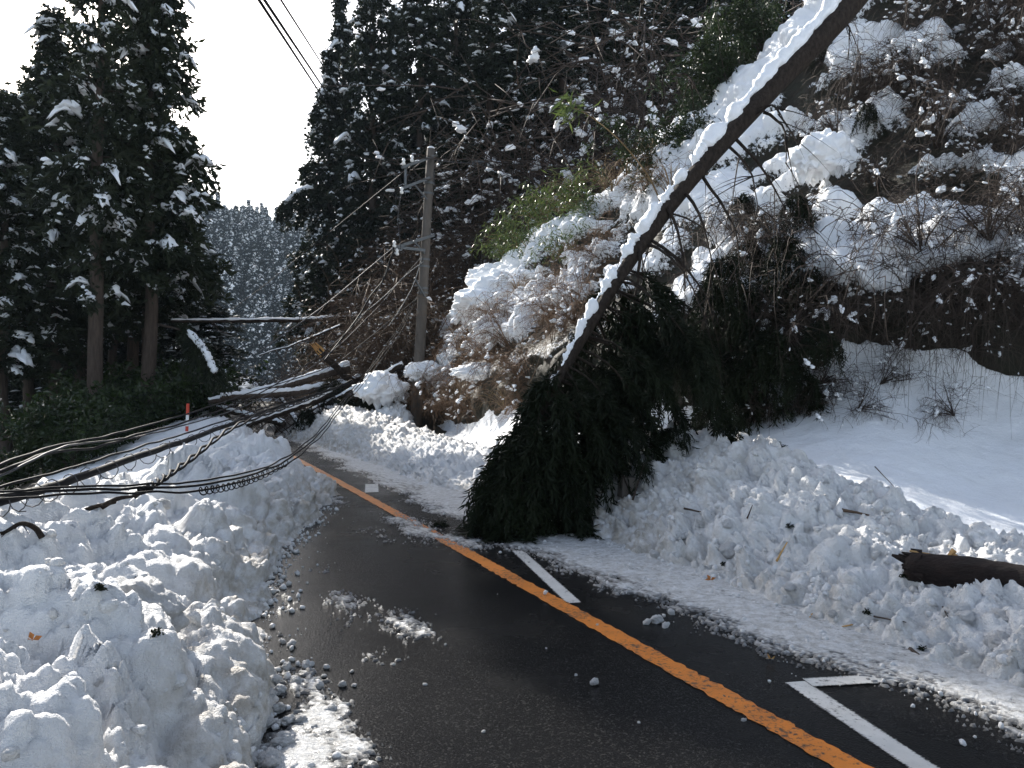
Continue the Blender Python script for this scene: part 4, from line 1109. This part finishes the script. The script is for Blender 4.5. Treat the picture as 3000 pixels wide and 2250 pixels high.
for k, (dy, r) in enumerate([(0, 0.0085), (9, 0.0075), (-7, 0.007)]):
    cable('fallen_cable', [(-60, 1075 + dy, 3.92), (130, 1060 + dy, 4.20), (300, 1054 + dy, 4.62), (430, 1048 + dy * 1.3, 5.18), (560, 1020 + dy, 6.37), (640, 980 + dy, 7.94), (700, 925 + dy, 10.42), (740, 872 + dy, 13.96), (800, 800 + dy, 18.00), (870, 700 + dy, 23.00), (912, 620, 24.80)], r, M_CABLE,
          ['middle of the three low cables curving over the bank to the pole', 'lowest of the three low cables curving over the bank to the pole', 'uppermost of the three low cables curving over the bank to the pole'][k], GCB, wob=0.016)
P = smooth_path([at(*p) for p in [(430, 1062, 5.11), (500, 1050, 5.65), (560, 1030, 6.37), (620, 1000, 7.48)]], 260); ph = np.arange(260) * 0.42
mb = MB(); mb.add(*tube(P + np.stack([np.cos(ph) * 0.018, ph * 0, np.sin(ph) * 0.026], 1), 0.0045, 4)); tag(obj('lashing_wire', mb.build('lashing_wire', M_CABLE)), 'springy coil of lashing wire under the low cables', 'wire', GCB)
for pts, r, m, lab in [
    ([(852, 532, 24.3), (830, 600, 24), (800, 640, 23.5), (770, 690, 23), (700, 780, 21)], 0.022, M_CABLE, 'heavy cable hanging from the lower crossarm toward the fallen logs'),
    ([(855, 530, 24.3), (790, 585, 23.6), (700, 660, 22), (560, 760, 19)], 0.016, M_WIRE, 'straight pale wire running down left from the lower crossarm'),
    ([(912, 555, 24.8), (895, 610, 24.5), (875, 650, 24.3), (840, 705, 24)], 0.014, M_STEEL, 'pale strap hanging from the pole below the lower crossarm'),
    ([(915, 565, 24.8), (880, 592, 24.5), (830, 640, 24), (770, 690, 23)], 0.012, M_STEEL, 'pale guy wire slanting down left from the pole'),
    ([(905, 345, 24.8), (800, 430, 30), (640, 560, 36), (560, 625, 38), (470, 690, 40)], 0.016, M_CABLE, 'thin long wire sloping from the pole top across the far forest'),
    ([(868, 410, 24.3), (860, 470, 24.2), (866, 540, 24.2)], 0.012, M_WIRE, 'short wire hanging between the two upper crossarms and the lower one')]:
    cable('hanging_wire', pts, r, m, lab, 'torn wires hanging at the pole', 'wire')

# ------------------------------------------------------------------ fallen logs
def log(name, label, a, b, r0, r1, snow=True, twigs=10, mat=M_WET, hang=0.5, torn=None):
    A_, B_ = np.array(at(*a)), np.array(at(*b))
    t = thing(name, label, 'log', A_, 0, 'fallen trees across the road beyond the snow bank')
    v = np.linspace(0, 1, 40)[:, None]; L = np.linalg.norm(B_ - A_)
    P = (B_ - A_) * v + np.array([0, 0, -0.012 * L]) * np.sin(v * math.pi) + np.cumsum(rng.normal(size=(40, 3)) * 0.006, 0)
    rad = r0 + (r1 - r0) * v[:, 0]
    mb = MB(); mb.add(*tube(P, rad, 10)); obj('trunk', mb.build('trunk', mat, True, lambda V: V + 0.01 * fbm(V * 7, 3)[:, None]), t)
    if snow:
        Ps = smooth_path(P, 160); rs = np.interp(np.linspace(0, 1, 160), v[:, 0], rad)
        lf = fbm(np.stack([np.arange(160) * 0.12 + a[0], np.zeros(160), np.zeros(160)], 1), 3)
        mb = MB(); mb.add(*tube(Ps + np.array([0, 0, 1.0]) * (rs * 0.85)[:, None], rs * (0.85 + 0.6 * lf).clip(0.2, 2), 8)); obj('snow_ridge', mb.build('snow_ridge', M_LOAD, True, lambda V: V + 0.02 * fbm(V * 6, 3)[:, None]), t)
    if twigs:
        mb = MB()
        for i in range(twigs):
            c = P[rng.integers(2, 39)]; d = rng.normal(size=3) * np.array([.45, .45, .2]) + np.array([0, 0, -hang]); l = 0.5 + 0.9 * rng.random(); w = np.linspace(0, 1, 6)[:, None]
            Q = c + d * l * w + np.cumsum(rng.normal(size=(6, 3)) * 0.03, 0)
            mb.add(*tube(Q, 0.022 * (1.1 - w[:, 0]), 4))
            for _ in range(3):
                e = Q[rng.integers(2, 6)]; d2 = d + rng.normal(size=3) * 0.5; mb.add(*tube(e + d2 * 0.4 * l * w, 0.010 * (1.1 - w[:, 0]), 3))
        obj('broken_branches', mb.build('broken_branches', M_TWIGD), t)
    if torn:
        mb = MB(); e = P[-1]; d = (B_ - A_) / L
        for i in range(9): 
            o_ = rng.normal(size=3) * r1 * 0.5; w = np.linspace(0, 1, 4)[:, None]
            mb.add(*tube(e + o_ - d * 0.1 + d * (0.15 + torn * rng.random()) * w, r1 * 0.4 * (1.05 - w[:, 0]), 4))
        obj('torn_end', mb.build('torn_end', M_WOOD, False), t)
    return t
log('fallen_log', 'level snow-topped trunk hanging high across the gap before the far hill', (370, 694, 27), (790, 684, 31), 0.055, 0.085, True, 10)
log('fallen_log', 'upper of two snow-lined logs slanting over the road end', (450, 868, 24), (752, 798, 26.6), 0.08, 0.14, True, 10, M_BARK)
log('fallen_log', 'lower snow-lined log under the slanting one at the road end', (478, 858, 23.5), (772, 828, 26.6), 0.08, 0.14, True, 14, M_BARK)
log('fallen_log', 'dark leaning trunk reaching from the road end to the brush', (520, 922, 21.5), (775, 815, 26.5), 0.07, 0.10, True, 16)
log('fallen_log', 'short broken trunk with orange torn end sticking up from the brush', (790, 850, 26.5), (690, 755, 25), 0.13, 0.10, False, 6, M_WET, 0.2, 0.35)
log('fallen_log', 'thin pole-like log lying low in the debris at the road end', (470, 880, 25), (620, 915, 24), 0.07, 0.09, True, 8)
log('fallen_log', 'thin log lying crosswise below the slanting logs', (600, 850, 26), (660, 935, 23.5), 0.05, 0.08, True, 6)
log('fallen_log', 'dark branch leaning up to the right in the brush by the pole', (640, 900, 25), (865, 790, 25), 0.05, 0.08, True, 8)
log('fallen_log', 'bare bent branch reaching left above the fallen logs', (560, 768, 27), (740, 700, 28), 0.02, 0.04, True, 4)
GT = 'brush heaped at the road end'
for xd, yd, Yd, s in [(500, 915, 26.5, .24), (540, 915, 26, .26), (590, 920, 25.5, .26), (640, 925, 24.5, .24), (690, 905, 25.5, .30), (730, 890, 26, .32), (620, 900, 27, .30), (560, 900, 27, .28), (770, 880, 26, .30), (680, 885, 27.5, .34), (480, 900, 27.5, .26)]:
    p = at(xd, yd + 20, Yd)
    shrub(FB[rnd.randrange(3)], 'brush_pile', 'tangle of broken twigs heaped under the fallen logs at the road end', p, GT, s, (R(30) * rnd.uniform(-1, 1), R(40) * rnd.uniform(-1, 1), rnd.random() * 6.28), 'brush')
for xd, yd, Yd, s in [(700, 880, 24, .8), (745, 860, 24.3, 1.0), (790, 840, 24.6, .8), (660, 885, 23.6, .7), (720, 820, 25.3, 1.0)]:
    t = thing('cedar_bough', 'green cedar bough tangled in the logs at the road end', 'bough', at(xd, yd, Yd), rnd.random() * 6.28, GT); t.scale = (s * 1.4,) * 3
    k = rnd.randrange(3); obj('limbs', BM[k][0], t); obj('foliage', BM[k][1], t)
# snow-laden bough of the last left cedar
a = at(340, 690, 24); bgh = thing('snowy_bough', 'drooping bough with a long snow cap at the right edge of the left stand', 'bough', a)
P = smooth_path([at(*p) for p in [(340, 700, 24), (400, 718, 23.6), (440, 760, 23.2), (465, 810, 23)]], 20) - np.array(a)
mb = MB(); mb.add(*tube(P, np.linspace(0.04, 0.01, 20), 5)); obj('limbs', mb.build('limbs', M_TWIGD), bgh)
mb = MB(); sp = smooth_path(P[7:], 60); mb.add(*tube(sp + np.array([0, 0, 0.07]), 0.10 * (1 + 0.5 * fbm(np.arange(180).reshape(60, 3) * 0.11, 2)), 8)); obj('snow_ridge', mb.build('snow_ridge', M_LOAD, True, lambda V: V + 0.03 * fbm(V * 6, 3)[:, None]), bgh)
ns = 60; idx = rng.integers(5, 20, ns); x = rng.normal(size=(ns, 3)) * 0.8 + np.array([.3, 0, -.4]); V, qd = strand_cloud(list(P[idx]), list(x / np.linalg.norm(x, axis=1)[:, None]), list(0.4 + 0.5 * rng.random(ns)), 9, 0.2, 0.022)
mb = MB(); mb.add(V, None, qd); obj('foliage', mb.build('foliage', M_CEDAR, False), bgh)

a = at(668, 412, 37); bgh = thing('snowy_bough', 'snow-topped cedar bough reaching left into the sky gap', 'bough', a)
P = smooth_path([at(*p) for p in [(690, 405, 37), (650, 415, 37), (625, 435, 37), (606, 450, 37)]], 20) - np.array(a)
mb = MB(); mb.add(*tube(P, np.linspace(0.05, 0.012, 20), 5)); obj('limbs', mb.build('limbs', M_TWIGD), bgh)
mb = MB(); sp = smooth_path(P[2:18], 60); mb.add(*tube(sp + np.array([0, 0, 0.10]), 0.13 * (1 + 0.7 * fbm(np.arange(180).reshape(60, 3) * 0.11, 2)), 8)); obj('snow_ridge', mb.build('snow_ridge', M_LOAD, True, lambda V: V + 0.03 * fbm(V * 6, 3)[:, None]), bgh)
ns = 70; idx = rng.integers(0, 20, ns); x = rng.normal(size=(ns, 3)) * 0.7 + np.array([-.5, 0, -.4]); V, qd = strand_cloud(list(P[idx]), list(x / np.linalg.norm(x, axis=1)[:, None]), list(0.3 + 0.5 * rng.random(ns)), 8, 0.22, 0.035)
mb = MB(); mb.add(V, None, qd); obj('foliage', mb.build('foliage', M_CEDAR_R, False), bgh)

# ------------------------------------------------------------------ broken log in the right heap
a, b = np.array(at(1955, 1215, 5.6)), np.array(at(2420, 1300, 5.0)); b = a + (b - a) * 1.5
lg = thing('broken_log', 'dark wet log with a splintered end lying in the snow at the right edge', 'log', a, 0)
v = np.linspace(0, 1, 60)[:, None]
P = (b - a) * v; P = P + np.array([0, 0, -0.02])
rad = np.interp(v[:, 0], [0, 0.02, 0.2, 1], [0.07, 0.10, 0.135, 0.16])
mb = MB(); mb.add(*tube(P, rad, 24))
def barkd(V): return V + (0.022 * fbm(V * np.array([3, 14, 14]), 3) + 0.01 * fbm(V * 30, 2))[:, None] * np.array([0.2, -.6, .8])
obj('trunk', mb.build('trunk', M_LOGB, True, barkd), lg)
mb = MB(); d = (b - a) / np.linalg.norm(b - a)
for i in range(22):
    s_ = rng.normal(size=3) * np.array([0.03, 0.06, 0.05]); w = np.linspace(0, 1, 5)[:, None]; l = 0.05 + 0.11 * rng.random() ** 2
    e = s_ + d * 0.10; dd_ = -d + rng.normal(size=3) * 0.18 + np.array([0, 0, 0.10])
    mb.add(*tube(e + dd_ * l * w, (0.014 + 0.02 * rng.random()) * (1.05 - 0.8 * w[:, 0]), 4))
obj('splinters', mb.build('splinters', M_LOGB, False), lg)
mb = MB()
for x0, x1 in [((1965, 1190), (2045, 1208)), ((2040, 1212), (2062, 1188)), ((1985, 1196), (2050, 1212)), ((2052, 1190), (2075, 1212))]:
    A_, B_ = np.array(at(*x0, 5.62)) - a, np.array(at(*x1, 5.6)) - a
    w = np.linspace(0, 1, 5)[:, None]; mb.add(*tube(A_ + (B_ - A_) * w, 0.018 * (0.4 + 0.8 * w[:, 0]), 4))
obj('torn_wood', mb.build('torn_wood', M_WOOD, False), lg)

# ------------------------------------------------------------------ snow lumps
def lump_mesh(seed, sub=4):
    V0, T0 = ICO[sub]
    c = chunk(V0 * 1.15 + seed * 3.3) - 0.4; c2 = chunk(V0 * 3.4 + seed * 1.7) - 0.4; c3 = chunk(V0 * 9 + seed) - .4
    v = V0 * (0.9 + 0.42 * c + 0.15 * c2 + 0.05 * c3)[:, None]
    v[:, 2] *= 0.72
    return mesh_from('snow_lump', v, T0, None, M_BANK, True, {'dirt': np.full(len(v), 0.12 if seed % 2 else 0.3)})
LM = [lump_mesh(k + 1, 5) for k in range(6)]
GL, GR = 'snow lumps dropped along the left road edge', 'snow lumps on the right snow heap'
def lump(loc, s, group, label, k=None):
    o = obj('snow_lump', LM[rnd.randrange(6) if k is None else k]); o.location = loc
    o.rotation_euler = (rnd.uniform(-.5, .5), rnd.uniform(-.5, .5), rnd.random() * 6.28); o.scale = (s, s * rnd.uniform(.8, 1.1), s * rnd.uniform(.8, 1.1))
    return tag(o, label, 'snow lump', group)
for xd, yd, s in [(560, 1440, .05), (590, 1470, .045), (575, 1500, .05), (605, 1490, .035), (630, 1390, .03), (610, 1385, .022), (575, 1560, .04), (610, 1600, .05), (580, 1640, .055), (540, 1640, .05), (665, 1435, .032), (705, 1440, .022), (690, 1480, .03), (740, 1478, .025), (715, 1530, .03), (650, 1555, .03), (625, 1555, .035), (600, 1530, .035), (760, 1450, .014), (680, 1570, .02), (640, 1470, .03), (620, 1440, .03), (765, 1480, .015), (700, 1460, .018)]:
    lump(gr(xd, yd, s * 0.5), s, GL, 'lump of wet snow at the foot of the left bank')
lump(gr(1284, 1473, 0.018), 0.026, None, 'single white snow lump alone on the dark lane left of the orange line')
lump(gr(1244, 1458, 0.006), 0.010, None, 'small bit of snow beside the single lump on the dark lane')
for xd, yd, s in [(1607, 1555, .012), (1044, 1580, .010), (962, 1392, .010), (918, 1478, .012), (850, 1435, .012), (1290, 1350, .01), (1180, 1400, .007), (1380, 1560, .008)]:
    lump(gr(xd, yd, s * 0.4), s, 'snow crumbs on the lane', 'crumb of snow on the dark asphalt lane')
for xd, yd, s in [(1420, 1338, .045), (1398, 1343, .03), (1438, 1350, .03), (1450, 1322, .03)]:
    lump(gr(xd, yd, s * 0.5), s, 'snow lumps by the white mark', 'snow lump at the edge of the thin film right of the orange line')
for k in range(70):
    i, j = int(rnd.uniform(.06, .8) * PR.shape[0]), int(rnd.uniform(.1, .6) * PR.shape[1])
    if i >= PR.shape[0]: continue
    p = PR[i, j]
    lump(p - np.array([0, 0, 0.01]), rnd.uniform(.03, .10) * (1 if j > 80 else .6), GR, 'rounded snow lump in the ploughed heap right of the road')
for k in range(60):
    i, j = int(rnd.uniform(.1, .75) * PL.shape[0]), int(rnd.uniform(.2, .75) * PL.shape[1])
    p = PL[i, j]
    lump(p - np.array([0, 0, 0.02]), (rnd.uniform(.04, .11) if k < 38 else rnd.uniform(.13, .24)), 'snow blocks on the left bank', 'block of snow sitting on the left ploughed bank')

def crumbs(name, label, pts, sizes):
    V0, T0 = ICO[1]; n = len(pts); m = len(V0)
    j = 1 + 0.28 * rng.normal(size=(n, m, 1)).clip(-1.3, 1.3)
    V = V0[None] * j * sizes[:, None, None] * (0.7 + 0.6 * rng.random((n, 1, 3))) + pts[:, None, :]
    T = (T0[None] + (np.arange(n) * m)[:, None, None]).reshape(-1, 3)
    o = obj(name, mesh_from(name, V.reshape(-1, 3), T, None, M_BANK, True, {'dirt': np.repeat(rng.random(n) * 0.5, m)}))
    return tag(o, label, 'snow crumbs', None, 'stuff')
def bank_pts(PB, n, i0, i1, j0, j1, seed):
    ii = (PB.shape[0] * (i0 + (i1 - i0) * rng.random(n))).astype(int); jj = (PB.shape[1] * (j0 + (j1 - j0) * rng.random(n))).astype(int)
    p = PB[ii, jj]; k = perlin(p * 1.6 + seed) + 0.5 * perlin(p * 5 + seed) > -0.05
    return p[k]
p1 = bank_pts(PR, 5200, 0.0, 0.8, 0.08, 0.62, 3); s1 = 0.006 + 0.034 * rng.random(len(p1)) ** 3.0
crumbs('snow_crumbs', 'crumbly bits of snow covering the heap right of the road', p1, s1)
p2 = bank_pts(PL, 2400, 0.0, 0.85, 0.12, 0.62, 7); s2 = 0.006 + 0.036 * rng.random(len(p2)) ** 3.2
crumbs('snow_crumbs', 'crumbly bits of snow covering the left bank', p2, s2)
sx = rng.uniform(-1.5, 8, 900); off = np.abs(rng.normal(size=900)) * 0.16 - 0.05
xx, yy = st(sx, L_foot(sx) + off); s3 = 0.004 + 0.02 * rng.random(900) ** 2.5
sx2 = rng.uniform(-1.5, 8, 1100); xx2, yy2 = st(sx2, R_foot(sx2) - np.abs(rng.normal(size=1100)) * 0.42 + 0.05); s4 = 0.003 + 0.016 * rng.random(1100) ** 3
crumbs('snow_crumbs', 'fine crumbs of snow scattered on the asphalt along both snow edges', np.concatenate([np.stack([xx, yy, s3 * 0.5], 1), np.stack([xx2, yy2, 0.01 + s4 * 0.5], 1)]), np.concatenate([s3, s4]))

# ------------------------------------------------------------------ debris, marker poles, blocks
def stick(label, a, b, r, mat, name='stick', cat='stick', group=None, z=0.0, bend=0.0):
    A_, B_ = np.array(a), np.array(b); v = np.linspace(0, 1, 10)[:, None]
    P = A_ + (B_ - A_) * v + np.array([0, 0, bend]) * np.sin(v * math.pi) + np.cumsum(rng.normal(size=(10, 3)) * 0.12 * r, 0)
    mb = MB(); mb.add(*tube(P, r * (1.1 - 0.6 * v[:, 0]), 5)); return tag(obj(name, mb.build(name, mat)), label, cat, group)
def near_bank(PB, xd, yd):
    px = 512 + FPX * PB[:, :, 0] / np.maximum(PB[:, :, 1], .3); py = 384 - FPX * (PB[:, :, 2] - CAM_Z) / np.maximum(PB[:, :, 1], .3)
    d = (px - xd * K) ** 2 + (py - yd * K) ** 2 + np.where(PB[:, :, 1] < 0.8, 1e9, 0)
    m = d < 9.0
    if m.any():
        dd_ = np.where(m, PB[:, :, 1], 1e9); i = np.unravel_index(np.argmin(dd_), d.shape)
    else: i = np.unravel_index(np.argmin(d), d.shape)
    return PB[i] + np.array([0, -0.015, 0.015])
GD = 'broken sticks on the right snow heap'
for (x0, y0), (x1, y1), r, m, lab in [((1718, 1372), (1835, 1346), .010, M_STRAW, 'long pale splinter lying at the foot of the right heap'), ((1720, 1368), (1750, 1325), .008, M_STRAW, 'short pale splinter crossing the long one at the heap foot'), ((1672, 1215), (1702, 1170), .009, M_STRAW, 'orange splinter stuck upright in the middle of the heap'), ((1888, 1330), (1950, 1345), .006, M_TWIGD, 'curved thin dark twig on the right heap below the log'), ((1960, 1400), (2010, 1440), .012, M_TWIGD, 'bark strip low on the right heap'), ((1480, 1095), (1540, 1112), .010, M_TWIGD, 'dark twig beside the fallen crown on the heap'), ((1815, 1098), (1880, 1108), .014, M_TWIG, 'broken brown bark piece on the crest of the heap'), ((2100, 1545), (2160, 1570), .008, M_TWIGD, 'thin dark twig near the lower right corner'), ((1608, 1120), (1620, 1090), .007, M_TWIGD, 'tiny twig standing in the rough heap'), ((2030, 1310), (2042, 1330), .006, M_TWIGD, 'tiny dark stick under the log')]:
    stick(lab, near_bank(PR, x0, y0), near_bank(PR, x1, y1), r, m, group=GD)
stick('thin curved twig on the smooth snow behind the heap', np.array(at(1890, 1008, 8.8)), np.array(at(1930, 1050, 8.4)), 0.006, M_TWIGD, group=GD)
# the broken sprig standing in the heap
p = near_bank(PR, 1368, 1078); p2 = np.array(at(1392, 1000, p[1] + .05))
sg = thing('cedar_sprig', 'dark cedar sprig on a snapped stem standing in the snow heap', 'sprig', p)
mb = MB(); v = np.linspace(0, 1, 8)[:, None]; mb.add(*tube((p2 - p) * v, 0.012 * (1.1 - .5 * v[:, 0]), 5)); obj('stem', mb.build('stem', M_TWIGD), sg)
ns = 16; x = rng.normal(size=(ns, 3)); V, qd = strand_cloud([(p2 - p) * (0.8 + 0.25 * rng.random()) for _ in range(ns)], list(x / np.linalg.norm(x, axis=1)[:, None]), list(0.10 + 0.12 * rng.random(ns)), 6, 0.07, 0.006)
mb = MB(); mb.add(V, None, qd); obj('needles', mb.build('needles', M_FALLEN, False), sg)
def tuft(label, p, s, n, mat=M_FALLEN, group='small cedar tufts on the snow'):
    x = rng.normal(size=(n, 3)); x[:, 2] = np.abs(x[:, 2]) * .4; x /= np.linalg.norm(x, axis=1)[:, None]
    V, qd = strand_cloud([np.zeros(3)] * n, list(x), list(s * (0.6 + 0.6 * rng.random(n))), 5, s * 0.5, 0.004)
    V[:, 2] = np.maximum(V[:, 2], -0.02)
    mb = MB(); mb.add(V, None, qd); o = obj('cedar_tuft', mb.build('cedar_tuft', mat, False)); o.location = p
    return tag(o, label, 'tuft', group)
for PB, xd, yd, s, lab in [(PR, 1705, 1133, .09, 'green needle tuft beside the orange splinter on the heap'), (PR, 1870, 1320, .07, 'dark needle tuft half under a snow ball on the heap'), (PR, 1950, 1250, .07, 'dark tuft just below the log end'), (PR, 1560, 1215, .05, 'small tuft at the heap foot near the white mark'), (PR, 1985, 1400, .07, 'tuft low on the heap right of the splinters'), (PR, 1880, 1390, .06, 'tuft buried low on the heap above the bark strip'), (PL, 300, 1255, .05, 'green tuft on the left bank'), (PL, 220, 1275, .05, 'dark tuft low on the big left block'), (PL, 640, 1230, .04, 'grass tuft near the road on the left bank'), (PL, 345, 1365, .04, 'brown crumbs on the left bank')]:
    tuft(lab, near_bank(PB, xd, yd), s * 0.62, 7)
for xd, yd, s, lab in [(1010, 1140, .22, 'cedar litter lying on the road left of the fallen crown'), (1080, 1160, .25, 'dark cedar twigs flattened on the road under the fallen crown'), (950, 1132, .18, 'thin cedar twig at the orange line')]:
    tuft(lab, gr(xd, yd, 0.02), s, 26, M_FALLEN, 'cedar litter on the road')
def leaf(label, p, s, mat=M_LEAFD):
    mb = MB()
    for k in range(3):
        V, qd = kites(np.zeros((1, 3)), np.array([[math.cos(k * 2.1), 0.3, 0.5 * math.sin(k * 2.1) + .4]]), s, s * .3); mb.add(V, None, qd)
    o = obj('dead_leaf', mb.build('dead_leaf', mat, False)); o.location = p; return tag(o, label, 'leaf', 'dead leaves on the snow')
leaf('bright orange leaf stuck in the left snow bank', near_bank(PL, 85, 1400) + np.array([0, -.02, .03]), 0.035)
leaf('brown leaf on the snow film right of the white mark', gr(1535, 1253, 0.05), 0.05)
leaf('yellow-brown leaf scraps on the road by the orange line', gr(1665, 1423, 0.02), 0.035, M_STRAW)
# curved dark branch on the left bank
p0 = near_bank(PL, 90, 1170); br = [p0, np.array(at(75, 1140, p0[1])), np.array(at(45, 1131, p0[1] - .05)), np.array(at(10, 1150, p0[1] - .1)), np.array(at(-30, 1165, p0[1] - .1))]
cb_ = thing('curved_branch', 'curved bare branch arching out of the left snow bank', 'branch', p0)
mb = MB(); mb.add(*tube(smooth_path(br, 24) - p0, np.linspace(0.018, 0.008, 24), 6))
for k in range(6):
    s_ = smooth_path(br, 24)[rng.integers(8, 22)] - p0; w = np.linspace(0, 1, 5)[:, None]; mb.add(*tube(s_ + (rng.normal(size=3) * np.array([.05, .04, .05]) + np.array([-.05, 0, -.05])) * w, 0.004 * (1.2 - w[:, 0]), 4))
obj('stem', mb.build('stem', M_WET), cb_)
cb2 = thing('curved_branch', 'dark broken branch lying on the left bank under the low cables', 'branch', near_bank(PL, 200, 1095))
mb = MB()
for x0, x1 in [((150, 1120), (250, 1085)), ((220, 1095), (290, 1072)), ((290, 1072), (330, 1060))]:
    Yd = cb2.location.y; mb.add(*tube(smooth_path([at(*x0, Yd), (np.array(at(*x0, Yd)) + np.array(at(*x1, Yd))) / 2 + np.array([0, 0, .02]), at(*x1, Yd)], 9) - np.array(cb2.location), np.linspace(.022, .010, 9), 5))
obj('stem', mb.build('stem', M_WET), cb2)
# marker poles
def marker(label, a, b, Yd, segs):
    A_, B_ = np.array(at(*a, Yd)), np.array(at(*b, Yd)); t = thing('snow_marker', label, 'marker pole', A_)
    n = len(segs)
    for k, m in enumerate(segs):
        P = [(B_ - A_) * (k / n), (B_ - A_) * ((k + 1) / n)]; mb = MB(); mb.add(*tube(P, 0.035 if n > 1 else .03, 10)); obj('band', mb.build('band', m, False), t)
marker('red and white snow marker pole standing behind the left bank', (403, 945), (406, 872), 19, [M_RED, M_WHITEP, M_RED])
marker('short red stake in the snow left of the pole foot', (826, 935), (826, 912), 21.5, [M_RED])
cbk = thing('concrete_block', 'grey concrete block half buried in snow beside the fallen crown', 'block', near_bank(PR, 1356, 1058) + np.array([0, -.02, .05]))
mb = MB(); mb.add(*box((0, 0, 0), (0.17, 0.13, 0.22), Euler((0.05, 0.04, 0.3)))); obj('body', mb.build('body', M_CONC, False), cbk)
# ------------------------------------------------------------------ haze
m = bpy.data.materials.new('haze'); m.use_nodes = True; nt = m.node_tree; nt.nodes.remove(nt.nodes['Principled BSDF'])
pv = nt.nodes.new('ShaderNodeVolumePrincipled'); pv.inputs['Color'].default_value = (0.66, 0.82, 1.0, 1); pv.inputs['Density'].default_value = 0.00022
pv.inputs['Anisotropy'].default_value = 0.1
nt.links.new(pv.outputs[0], nt.nodes['Material Output'].inputs['Volume'])
mb = MB(); mb.add(*box((0, 0, 40), (960, 960, 100))); hz = obj('haze', mb.build('haze', m, False)); struct(hz, 'stuff')
tag(hz, 'pale blue haze in front of the far hillside', 'haze', None, 'stuff')
